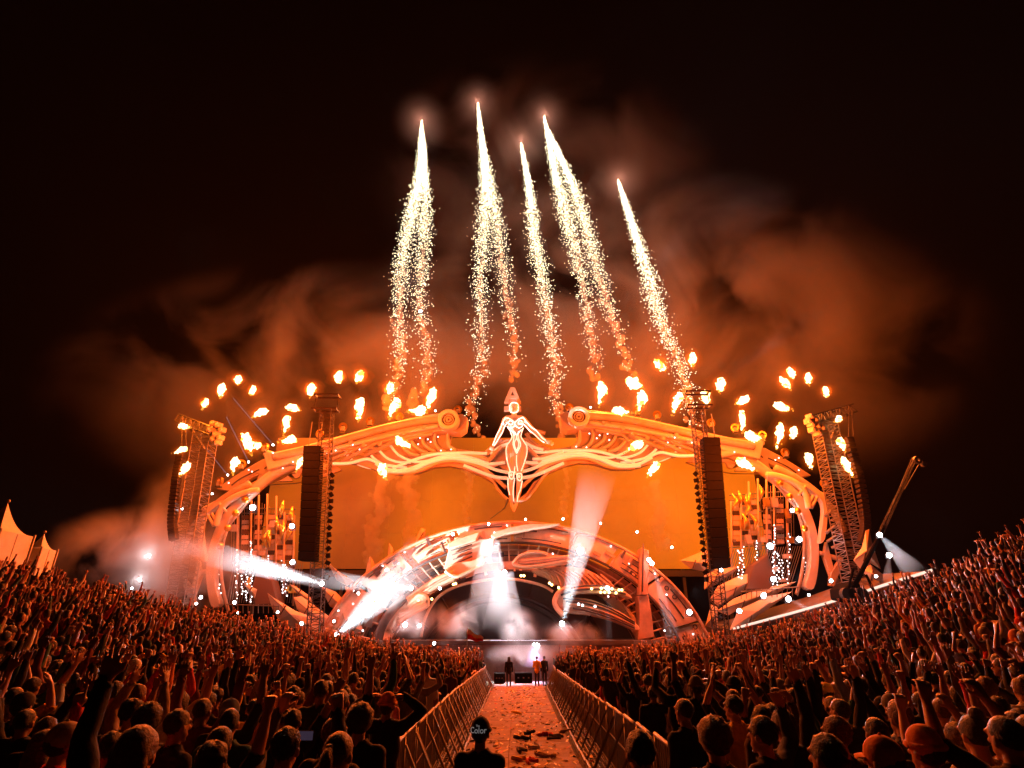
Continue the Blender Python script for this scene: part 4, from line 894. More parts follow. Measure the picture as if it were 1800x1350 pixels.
def make_body(pose, lod, lean=0.0, yaw=0.0):
    """lod 0 near, 1 middle, 2 far; faces +y"""
    B = Body(); L = B.limb; arms = POSES[pose]; fat = (1.0, 1.08, 1.45)[lod]
    up = [a[0].normalized().z > .2 for a in arms]
    B.blob((0, .02, 1.25), (.165, .11, .21), 'torso'); B.blob((0, .03, 1.06), (.14, .1, .18), 'torso'); B.blob((0, 0, .93), (.165, .12, .13), 'torso')
    sh = [V(-.175, 0, 1.40 + .035 * up[0]), V(.175, 0, 1.40 + .035 * up[1])]
    L(sh[0], sh[1], .062, .062, 'torso'); L(sh[0] * .5 + V(0, 0, .71), V(0, 0, 1.47), .06, .05, 'torso'); L(sh[1] * .5 + V(0, 0, .71), V(0, 0, 1.47), .06, .05, 'torso')
    L(V(0, 0, 1.40), V(0, .015, 1.545), .062, .054, 'neck')
    R = Matrix.Rotation(yaw, 3, 'Z'); H = lambda x, y, z: HEADC + R @ V(x, y, z)
    B.blob(H(0, -.005, .02), (.075, .095, .105), 'head', R); B.blob(H(0, .03, -.045), (.055, .06, .07), 'head', R)
    if lod < 2:
        L(H(0, .075, .02), H(0, .108, -.018), .012, .017, 'head', 6); L(H(-.012, .085, -.062), H(.012, .085, -.062), .013, .013, 'head', 6); L(H(0, .075, -.1), H(0, .07, -.095), .02, .02, 'head', 6)
        for s in (-1, 1):
            B.blob(H(s * .078, -.005, -.01), (.012, .022, .033), 'head', R); B.blob(H(s * .03, .073, .022), (.016, .014, .012), 'eye')
            L(H(s * .05, .078, .04), H(s * .012, .086, .038), .01, .011, 'head', 6)
    for s in (-1, 1):
        L((s * .09, 0, .9), (s * .1, .03, .5), .088, .058, 'legs'); L((s * .1, .03, .5), (s * .1, -.01, .1), .055, .04, 'legs'); L((s * .1, -.02, .06), (s * .115, .16, .045), .05, .04, 'shoe')
    wr = []
    for i, (ud, fd, hd, pn, curl) in enumerate(arms):
        s = (-1, 1)[i]; ud = ud.normalized(); fd = fd.normalized(); hd = hd.normalized()
        el = sh[i] + ud * .275; w_ = el + fd * .245
        L(sh[i], el, .056 * (1 if lod < 2 else 1.1), .044 * fat ** .4, 'upper'); L(el, el + fd * .11, .044, .043 * fat ** .4, 'fore'); L(el + fd * .11, w_, .043 * fat ** .4, .027 * fat ** .6, 'fore')
        side = hd.cross(pn).normalized(); pn = side.cross(hd).normalized()
        if lod == 2:
            B.blob(w_ + hd * .08, (.045, .035, .075), 'hand', hd.to_track_quat('Z', 'Y').to_matrix())
            for a in (-.5, 0, .5): L(w_ + hd * .09, w_ + (hd + side * a).normalized() * .2, .026, .02, 'hand', 5)
        else:
            fr = (.0092, .0125)[lod]
            thumb_side = side if (side.x * -s) > 0 or abs(side.x) < .3 else -side
            if curl > 1: thumb_side = side
            for k, ln in enumerate((.072, .08, .075, .058)):
                off = (k - 1.5); base = w_ + hd * .088 - thumb_side * off * .021
                L(w_ + hd * .01 - thumb_side * off * .011, base, .019, .015, 'hand', 8)
                fdir = (hd - thumb_side * off * (.20 if curl < .7 else .05)).normalized()
                a1 = curl * (0.0 if pose == 'pointing upward' and k == 0 else 1)
                d1 = (fdir * cos(a1) + pn * sin(a1)).normalized(); d2 = (fdir * cos(a1 * 2.1) + pn * sin(a1 * 2.1)).normalized()
                m_ = base + d1 * ln * .55; L(base, m_, fr * 1.15, fr, 'hand', 7); L(m_, m_ + d2 * ln * .5, fr, fr * .85, 'hand', 7)
            tb = w_ + hd * .03 + thumb_side * .026; tm = tb + (hd * .6 + thumb_side * .75 + pn * .25 * (1 + curl)).normalized() * .045
            L(w_ + hd * .02, tb, .02, .018, 'hand', 8); L(tb, tm, .0155, .0125, 'hand', 7); L(tm, tm + (hd * .95 + thumb_side * .25 + pn * .5 * curl).normalized() * .035, .0125, .0105, 'hand', 7)
        wr.append((w_, hd, pn, side))
    me = remesh(B.mb, (.0095, .0145, .028)[lod], (2, 1, 1)[lod], (6500, 2600, 900)[lod], 'body_' + pose.replace(' ', '_'))
    if lean:
        M = Matrix.Translation((0, 0, .9)) @ Matrix.Rotation(-lean, 4, 'X') @ Matrix.Translation((0, 0, -.9))
    lab, c = B.labels(me)
    return me, lab, c, wr, B

def clothing(me, lab, c, keep, off, name, seed=0, cut=None):
    """a garment: the matching faces lifted off the body, with folds"""
    bm = bmesh.new(); bm.from_mesh(me); bm.faces.ensure_lookup_table()
    kill = [f for f, l, p in zip(bm.faces, lab, c) if not (l in keep and (cut is None or cut(l, p)))]
    bmesh.ops.delete(bm, geom=kill, context='FACES'); bm.normal_update()
    sd = Vector((seed * 3.1, seed, 0))
    mv = []
    for v in bm.verts:
        n_ = noise.noise(v.co * 9 + sd) * .012 + noise.noise(Vector((v.co.x * 14, v.co.y * 14, v.co.z * 30)) + sd) * .007
        mv.append(v.co + v.normal * (off + n_ + (.006 if v.is_boundary else 0)))
    for v, p in zip(bm.verts, mv): v.co = p
    ed = [e for e in bm.edges if e.is_boundary]
    ret = bmesh.ops.extrude_edge_only(bm, edges=ed)
    for v in [g for g in ret['geom'] if isinstance(g, bmesh.types.BMVert)]: v.co -= v.normal * (off + .004) if v.normal.length > .1 else V(0, 0, 0)
    out = bpy.data.meshes.new(name); bm.to_mesh(out); bm.free(); out.polygons.foreach_set('use_smooth', [True] * len(out.polygons)); return out

# hair and headwear in head space (origin = head centre, +y = face)
def head_mesh(kind, lod=0):
    mb = MB(); nu, nv = (20, 13) if lod == 0 else (12, 8)
    def shell(r, c, amp, fr, sd, sq=1.0):
        def fn(v): return 1 + amp * noise.noise(v * fr + Vector((sd, sd, 0))) + amp * .6 * noise.noise(v * fr * 2.7 + Vector((0, sd, sd)))
        mb.ball(c, 1, nu=nu, nv=nv, sc_=r, fn=fn)
    if kind == 'short': shell((.087, .101, .096), (0, -.02, .034), .12, 5, 1)
    elif kind == 'cropped': shell((.08, .096, .092), (0, -.02, .032), .05, 8, 5)
    elif kind == 'tousled': shell((.095, .108, .1), (0, -.018, .045), .16, 4, 2)
    elif kind == 'curly': shell((.115, .125, .12), (0, -.025, .04), .14, 6, 3)
    elif kind == 'long':
        shell((.092, .105, .1), (0, -.02, .03), .05, 3, 4); mb.ball((0, -.06, -.1), 1, nu=nu, nv=nv, sc_=(.098, .055, .2), fn=lambda v: 1 + .1 * noise.noise(Vector((v.x * 6, v.y * 6, v.z))))
    elif kind == 'ponytail':
        shell((.085, .1, .096), (0, -.018, .032), .03, 3, 4); mb.ball((0, -.125, .05), .032); mb.tube([(0, -.13, .05), (.01, -.17, .0), (.015, -.165, -.1), (0, -.14, -.2)], [.03, .038, .032, .008], 8)
    elif kind == 'bun': shell((.085, .1, .096), (0, -.018, .032), .03, 3, 4); mb.ball((0, -.06, .135), .045, fn=lambda v: 1 + .1 * noise.noise(v * 4))
    elif kind in ('cap', 'backward cap'):
        mb.ball((0, -.01, .035), 1, nu=nu, nv=nv, sc_=(.092, .108, .096)); d = 1 if kind == 'cap' else -1
        vs = []; n = 9
        for j, (w_, yy, z) in enumerate(((.075, .085, .03), (.07, .13, .024), (.045, .165, .014))):
            for i in range(n): t = -1 + 2 * i / (n - 1); vs += [V(t * w_, (yy - .03 * t * t) * d - (.01 if d < 0 else 0), z - .012 * t * t), V(t * w_, (yy - .03 * t * t) * d - (.01 if d < 0 else 0), z - .012 * t * t - .006)]
        fs = []
        for j in range(2):
            for i in range(n - 1):
                a = (j * n + i) * 2; b = a + 2; c_ = ((j + 1) * n + i) * 2; e = c_ + 2; fs += [(a, b, e, c_), (a + 1, c_ + 1, e + 1, b + 1)]
        mb.add(vs, fs, smooth=True); mb.ball((0, -.01, .132), .01)
    elif kind == 'beanie':
        mb.ball((0, -.012, .045), 1, nu=nu, nv=nv, sc_=(.093, .107, .105), fn=lambda v: 1 + .03 * noise.noise(v * 5)); mb.tube([V(.094 * cos(a), -.012 + .107 * sin(a), .035) for a in np.linspace(0, 2 * pi, 20)], .019, 6)
    elif kind == 'bucket hat':
        mb.ball((0, -.01, .05), 1, nu=nu, nv=nv, sc_=(.09, .105, .085)); ring = []
        for r_, z in ((.088, .05), (.145, .01), (.143, .003), (.086, .042)): ring += [V(r_ * .95 * cos(a), -.01 + r_ * 1.08 * sin(a), z + .008 * sin(3 * a)) for a in np.linspace(0, 2 * pi, 20, endpoint=False)]
        mb.add(ring, [(j * 20 + i, j * 20 + (i + 1) % 20, (j + 1) % 4 * 20 + (i + 1) % 20, (j + 1) % 4 * 20 + i) for j in range(4) for i in range(20)], smooth=True)
    elif kind == 'hood':
        mb.ball((0, -.03, .02), 1, nu=nu, nv=nv, sc_=(.112, .125, .135), fn=lambda v: 1 + .06 * noise.noise(v * 3) + (.1 * max(0, -v.y) * max(0, v.z))); mb.ball((0, -.04, -.14), 1, nu=nu, nv=nv, sc_=(.14, .11, .1), fn=lambda v: 1 + .08 * noise.noise(v * 4))
    elif kind == 'headscarf':
        mb.ball((0, -.02, .02), 1, nu=nu, nv=nv, sc_=(.1, .115, .125), fn=lambda v: 1 + .04 * noise.noise(v * 4)); mb.tube([(0, -.06, .0), (0, -.1, -.1), (.01, -.12, -.22), (.02, -.12, -.34)], [.1, .11, .12, .13], 12, flat=.5)
    elif kind == 'headphones':
        shell((.086, .1, .096), (0, -.02, .034), .05, 3, 1)
    me = mb.mesh(kind.replace(' ', '_')); return me
HAIRK = ['short', 'cropped', 'tousled', 'curly', 'long', 'ponytail', 'bun']; HATK = ['cap', 'backward cap', 'beanie', 'bucket hat', 'hood', 'headscarf']
HEADM = {(k, l): head_mesh(k, l) for k in HAIRK + HATK for l in (0, 1)}

BODIES = {}
def get_body(pose, lod, yaw):
    key = (pose, lod, yaw)
    if key in BODIES: return BODIES[key]
    me, lab, c, wr, B = make_body(pose, lod, yaw=yaw)
    long_ = clothing(me, lab, c, ('torso', 'upper', 'fore'), .012, 'jacket', 1)
    short = clothing(me, lab, c, ('torso', 'upper'), .010, 'shirt', 2, cut=None)
    mi = np.where((lab == 'legs') | (lab == 'shoe') | ((lab == 'torso') & (c[:, 2] < .98)), 1, np.where(lab == 'eye', 2, 0)).astype(np.int32)
    me.polygons.foreach_set('material_index', mi); me.polygons.foreach_set('use_smooth', [True] * len(me.polygons))
    for m_ in (SKIN[0], JEANS, EYE): me.materials.append(m_)
    for g in (long_, short): g.materials.clear(); g.materials.append(CLOTH['black'])
    BODIES[key] = (me, long_, short, wr, yaw); return BODIES[key]
for h in HEADM.values(): h.materials.append(HAIRM['black'])

def slot(o, i, m_): o.material_slots[i].link = 'OBJECT'; o.material_slots[i].material = m_
USED = set()
def person(x, y, rz, pose, lod, yaw, skin, cloth, sleeve, head, hcol, hairm, label, group, z=None, scale=1.0):
    me, lg, sh, wr, yw = get_body(pose, lod, yaw)
    o = bpy.data.objects.new('person', me); COL.objects.link(o); slot(o, 0, SKIN[skin])
    o.location = (x, y, ground(x, y) if z is None else z); o.rotation_euler = (0, 0, rz); o.scale = (scale,) * 3
    g = bpy.data.objects.new('jacket' if sleeve == 'long' else 'shirt', lg if sleeve == 'long' else sh); COL.objects.link(g); g.parent = o; slot(g, 0, CLOTH[cloth])
    hm = HEADM[(head, min(lod, 1))]; hat = head in HATK
    h = bpy.data.objects.new(head.replace(' ', '_') if hat else 'hair', hm); COL.objects.link(h); h.parent = o
    h.matrix_local = Matrix.Translation(HEADC) @ Matrix.Rotation(yw, 4, 'Z'); slot(h, 0, CLOTH[hcol] if hat else HAIRM[hairm])
    if hat and head in ('cap', 'backward cap', 'beanie', 'bucket hat') and lod == 0:
        k = bpy.data.objects.new('hair', HEADM[('cropped', 1)]); COL.objects.link(k); k.parent = o; k.matrix_local = Matrix.Translation(HEADC + V(0, -.004, -.02)) @ Matrix.Rotation(yw, 4, 'Z'); slot(k, 0, HAIRM[hairm])
    tag(o, label, 'person', group)
    return o, wr

def head_spot(px, py, sc_=1.0):
    """where a person stands whose head shows at that place in the photograph"""
    u = (px - 900) / 1000.0; v = (675 - py) / 1000.0
    dy = CT - v * ST; dz = ST + v * CT
    y = 2.5
    while y < 46:
        p = CAM + Vector((u, dy, dz)) * (y / dy)
        if p.z < ground(p.x, p.y) + 1.64 * sc_: return p.x, p.y
        y += .02
    return None
def proj(p):
    d = p - CAM; f = d.y * CT + d.z * ST
    return (900 + 1000 * d.x / f, 675 - 1000 * (-d.y * ST + d.z * CT) / f, f) if f > .1 else (0, 0, -1)

TAKEN = []
def free(x, y, d=.42): return all((x - a) ** 2 + (y - b) ** 2 > d * d for a, b in TAKEN)
HEROES = [
 # px, py of the head, pose, cloth, sleeve, headwear/hair, hat colour, hair colour, turn, label
 (22, 1228, 'elbow bent beside the head', 'mustard yellow', 'short', 'cropped', None, 'dark brown', .0, 'shaven person in a yellow top, arm bent up beside the head, at the left edge'),
 (98, 1175, 'hands held in front', 'black', 'long', 'tousled', None, 'dark brown', -.3, 'tall dark haired person in black near the left edge, hands together before the chest'),
 (106, 1303, 'arms at the sides', 'red', 'short', 'cap', 'beige', 'brown', -.6, 'person in a cream cap and red top at the bottom left corner'),
 (150, 1235, 'arms at the sides', 'dark green', 'long', 'short', None, 'black', -.3, 'person in a dark green jacket with black hair, behind the cream cap on the left'),
 (175, 1200, 'hands held in front', 'black', 'long', 'short', None, 'dark brown', -.7, 'person in black seen in profile with glowing cheek on the left'),
 (228, 1255, 'clapping overhead', 'beige', 'long', 'tousled', None, 'black', -.3, 'person in a beige jacket with thick black hair, hands joined overhead, lower left'),
 (308, 1275, 'arms at the sides', 'charcoal', 'long', 'short', None, 'brown', -.5, 'brown haired person in a charcoal coat looking right, lower left'),
 (310, 1240, 'both arms up', 'white', 'short', 'curly', None, 'dark brown', -.2, 'person with bushy hair and a white sleeve, both arms high, lower left'),
 (220, 1330, 'arms at the sides', 'black', 'long', 'cropped', None, 'brown', -.2, 'person with cropped hair whose head fills the bottom edge left of the raised palms'),
 (395, 1185, 'hands held in front', 'black', 'long', 'short', None, 'dark brown', -.4, 'tall person in black with a glowing forehead, left crowd'),
 (540, 1195, 'arms at the sides', 'maroon', 'long', 'short', None, 'black', .0, 'dark haired person in maroon in the middle of the left crowd'),
 (680, 1240, 'hands clasped on the head', 'black', 'long', 'beanie', 'orange', 'brown', -.2, 'person in an orange beanie with arms bent round the head, left of the aisle'),
 (585, 1290, 'arms at the sides', 'black', 'long', 'cropped', None, 'ginger', -.3, 'person with ginger cropped hair near the bottom of the left crowd'),
 (632, 1268, 'arms at the sides', 'black', 'long', 'curly', None, 'brown', .0, 'person with a rimlit curly head, left crowd near the barrier'),
 (500, 1315, 'both hands lifting a phone', 'charcoal', 'long', 'short', None, 'black', -.1, 'person lifting a phone with both hands at the bottom of the left crowd'),
 (592, 1325, 'hands held in front', 'dark green', 'short', 'ponytail', None, 'blond', -.2, 'fair person with a ponytail and dark green top at the bottom left of the aisle'),
 (845, 1297, 'arms at the sides', 'black', 'long', 'beanie', 'black', 'black', -.15, 'stagehand in a black lettered cap standing in the aisle, nearest the camera'),
 (1292, 1243, 'hands held in front', 'mustard yellow', 'long', 'short', None, 'black', .6, 'person in a bright mustard jacket looking left, right of the aisle'),
 (1205, 1250, 'arms at the sides', 'black', 'long', 'cropped', None, 'brown', .5, 'person with cropped hair beside the right barrier, left of the mustard jacket'),
 (1258, 1300, 'arms at the sides', 'black', 'long', 'curly', None, 'ginger', .1, 'person with curly reddish hair gripping the right barrier'),
 (1345, 1290, 'elbow bent beside the head', 'dark navy', 'long', 'short', None, 'black', .7, 'person in profile under a raised open hand, bottom right of centre'),
 (1380, 1275, 'right arm raised', 'black', 'long', 'short', None, 'dark brown', .3, 'person in black with one hand raised behind the profile face, right crowd'),
 (1128, 1322, 'arms at the sides', 'black', 'long', 'short', None, 'black', .2, 'person in black crouching low by the near end of the right barrier'),
 (1325, 1180, 'arms at the sides', 'black', 'long', 'bun', None, 'brown', .1, 'person with brown hair in a bun in the middle of the right crowd'),
 (1285, 1170, 'arms at the sides', 'red', 'long', 'headscarf', 'red', 'brown', .3, 'person in a bright red hooded costume, middle of the right crowd'),
 (1372, 1205, 'both arms up', 'black', 'short', 'cropped', None, 'grey', .2, 'grey haired person with bare forearms held high, right crowd'),
 (1585, 1172, 'arms at the sides', 'pale blue', 'long', 'headscarf', 'white', 'brown', .4, 'person wrapped in a big white headscarf, right crowd'),
 (1572, 1150, 'arms at the sides', 'black', 'long', 'short', None, 'black', .5, 'person in profile just left of the white headscarf'),
 (1535, 1165, 'arms at the sides', 'black', 'long', 'cap', 'red', 'black', .7, 'person in a bright red cap facing left, right crowd'),
 (1685, 1160, 'arms at the sides', 'dark navy', 'short', 'cap', 'pale blue', 'brown', .9, 'person in a pale blue cap turned left, right crowd'),
 (1700, 1180, 'arms at the sides', 'black', 'long', 'short', None, 'dark brown', .1, 'dark haired person close behind the pale blue cap'),
 (1762, 1172, 'arms at the sides', 'black', 'long', 'short', None, 'brown', .8, 'bearded looking person turned left near the right edge'),
 (1528, 1200, 'right arm raised', 'charcoal', 'long', 'tousled', None, 'brown', .3, 'person with tousled brown hair left of an open raised palm, right crowd'),
 (1660, 1250, 'arms at the sides', 'black', 'long', 'ponytail', None, 'blond', .3, 'blond person with a swinging ponytail, lower right crowd'),
 (1570, 1240, 'pointing upward', 'black', 'long', 'cap', 'grey', 'dark brown', .1, 'person in a grey cap pointing up, lower right crowd'),
 (1480, 1250, 'both arms up', 'black', 'long', 'cropped', None, 'brown', .4, 'brown cropped head with both arms raised, lower right crowd'),
 (1475, 1290, 'arms at the sides', 'black', 'long', 'short', None, 'ginger', .5, 'red lit person in profile looking left, lower right crowd'),
 (1460, 1330, 'arms at the sides', 'black', 'long', 'short', None, 'dark brown', .5, 'large dark head at the bottom edge, right crowd'),
 (1632, 1318, 'arms at the sides', 'red', 'short', 'beanie', 'orange', 'brown', .3, 'person in an orange beanie and red top at the bottom right'),
 (1745, 1255, 'arms at the sides', 'black', 'long', 'bucket hat', 'maroon', 'black', .6, 'person in a maroon bucket hat at the lower right edge'),
 (1560, 1335, 'arms at the sides', 'dark green', 'short', 'cap', 'orange', 'brown', .5, 'person in an orange cap and dark green shirt at the bottom edge, right'),
 (1787, 1120, 'arms at the sides', 'beige', 'long', 'headscarf', 'orange', 'brown', .2, 'person in a long orange headscarf at the right edge'),
 (1665, 1145, 'arms at the sides', 'black', 'long', 'long', None, 'ginger', .0, 'person with long ginger hair, right crowd behind the white headscarf'),
 (1450, 1215, 'arms at the sides', 'charcoal', 'long', 'cap', 'white', 'grey', .2, 'person in a white cap, right crowd below the raised phones'),
 (1018, 1228, 'arms at the sides', 'red', 'long', 'long', None, 'ginger', .2, 'person in bright red leaning on the right barrier near its middle')]
allp = []
for h in HEROES:
    px, py, pose, cl, sl, hd, hc, hair, turn, lab = h
    if px in (845,): x, y = -.285, 5.9
    elif px == 1018: x, y = 2.5, 16.5
    else:
        q = head_spot(px, py); x, y = q if q else (px * .01 - 9, 10)
    TAKEN.append((x, y))
    allp.append(dict(x=x, y=y, hero=True, pose=pose, cl=cl, sl=sl, hd=hd, hc=hc or 'black', hair=hair, rz=turn, lab=lab, sc=.93 if px == 845 else 1.0, skin=0))
# everyone else, on a jittered grid
r2 = random.Random(21); pts = []
y = 3.3
while y < 45:
    st = .56 if y < 14 else .62
    nx = int(34 / st)
    for i in range(-nx, nx + 1):
        x = i * st + r2.uniform(-.2, .2) + (st / 2 if int(y / st) % 2 else 0); yy = y + r2.uniform(-.18, .18)
        if bar_x(-1, yy) - .24 < x < bar_x(1, yy) + .24: continue
        u = max(-1.15, min(1.15, 1.09 * x / yy)); Yr = float(np.interp(u, _RU, _RY))
        if abs(u) > 1.12 or yy > Yr + 1.5: continue
        px, py, f = proj(V(x, yy, ground(x, yy) + 1.65))
        if px < -60 or px > 1860 or py > 1420: continue
        if yy > 40 and abs(x) < 6 and r2.random() < .3: continue
        pts.append((f, x, yy, px, py))
    y += st * .9
pts.sort()
pk = list(POSES); wts = [3, 1.6, 3, 3, 2.5, 1.5, 1, 1.6, 7, 3, 1.5, 1.2]
ck = list(CLOTH); cw = [13, 7, 6, 4, 3, 3, 2.5, 3.6, 2.2, 2, 1.5, 2, 1.8, 1.5, 1.5, .7]
hk = HAIRK + HATK; hw = [10, 7, 5, 1.2, 5, 3, 1.5, 1.2, .6, .9, .3, .6, .2]
NIND = 285 - len(HEROES)
for f, x, yy, px, py in pts:
    if len([a for a in allp if not a['hero']]) >= NIND: break
    if not free(x, yy, .40): continue
    # keep the view onto hero heads fairly open
    pose = r2.choices(pk, wts)[0]
    if f < 7 and pose in ('both arms up', 'both arms high and spread') and r2.random() < .6: pose = 'arms at the sides'
    TAKEN.append((x, yy)); allp.append(dict(x=x, y=yy, hero=False, pose=pose, f=f, px=px, py=py, sc=r2.uniform(.93, 1.06)))
TAKSET = set(TAKEN)
def zone(px, py):
    h = 'far left' if px < 140 else 'left side' if px < 330 else 'left centre' if px < 560 else 'left barrier' if px < 900 else 'right barrier' if px < 1230 else 'right centre' if px < 1450 else 'right side' if px < 1660 else 'far right'
    return h + ', ' + ('front rows' if py > 1300 else 'low rows' if py > 1240 else 'middle rows' if py > 1190 else 'upper rows')
SHORT = {'both arms high and spread': 'arms spread high', 'hands clasped on the head': 'hands on head', 'both hands lifting a phone': 'hands before face', 'elbow bent beside the head': 'elbow beside head', 'arms at the sides': 'arms down', 'hands held in front': 'hands in front', 'fist in the air': 'fist up', 'pointing upward': 'pointing up'}
for a in allp:
    px, py, f = proj(V(a['x'], a['y'], ground(a['x'], a['y']) + 1.65)); lod = 0 if f < 8 else 1
    if not a['hero']:
        for _ in range(400):
            cl = r2.choices(ck, cw)[0]; hd = r2.choices(hk, hw)[0]; hair = r2.choices(list(HAIRM), [6, 7, 5, 2, 1, 1])[0]; hc = r2.choices(ck, [4, 1, 2, 1, 1, 2, 2, 2, 1, 1, 1, 1, 1, 1, 1, 0])[0]; sl = r2.choice(['long', 'long', 'short'])
            hd_t = ('%s %s' % (hc, hd)) if hd in HATK else ('%s %s hair' % (hd, hair) if hd not in ('ponytail', 'bun') else '%s %s' % (hair, hd))
            lab = 'person in %s %s, %s, %s, %s' % (cl, 'jacket' if sl == 'long' else 'shirt', hd_t, SHORT.get(a['pose'], a['pose']), zone(px, py))
            if lab not in USED and len(lab.split()) <= 16: break
        a.update(cl=cl, hd=hd, hair=hair, hc=hc, sl=sl, lab=lab, rz=r2.uniform(-.3, .3) + (-.12 * a['x'] / 8), skin=r2.choices([0, 1, 2, 3], [5, 4, 2, 1])[0])
    USED.add(a['lab'])
    yaw = 0.0 if a['hero'] else r2.choice([0.0, 0.0]) 
    person(a['x'], a['y'], a['rz'] + (0 if a['hero'] else 0), a['pose'], lod, yaw, a['skin'], a['cl'], a['sl'], a['hd'], a['hc'], a['hair'], a['lab'], 'people in the crowd seen from behind', scale=a['sc'])

# lettering on the stagehand's cap
cap = next(a for a in allp if a['hero'] and 'lettered cap' in a['lab'])
hero = next(o for o in bpy.data.objects if o.get('label') == cap['lab'])
LET = mat('white_lettering', (.8, .8, .82), .5, emit=(1, 1, 1), es=.12)
for txt, sz, z in (('The', .024, .062), ('Color', .072, .008)):
    fc = bpy.data.curves.new('lettering', 'FONT'); fc.body = txt; fc.size = sz; fc.extrude = .002; fc.align_x = 'CENTER'
    to = bpy.data.objects.new('lettering', fc); COL.objects.link(to); dg = bpy.context.evaluated_depsgraph_get()
    me = bpy.data.meshes.new_from_object(to.evaluated_get(dg)); bpy.data.objects.remove(to)
    for v in me.vertices:     # wrap the letters round the back of the cap
        t = v.co.x / .12; v.co = Vector((sin(t) * (.116 + v.co.z), -cos(t) * (.133 + v.co.z), v.co.y))
    me.materials.clear(); me.materials.append(LET)
    o = bpy.data.objects.new('lettering', me); COL.objects.link(o); o.parent = hero; o.location = HEADC + V(0, -.006, z + .012)

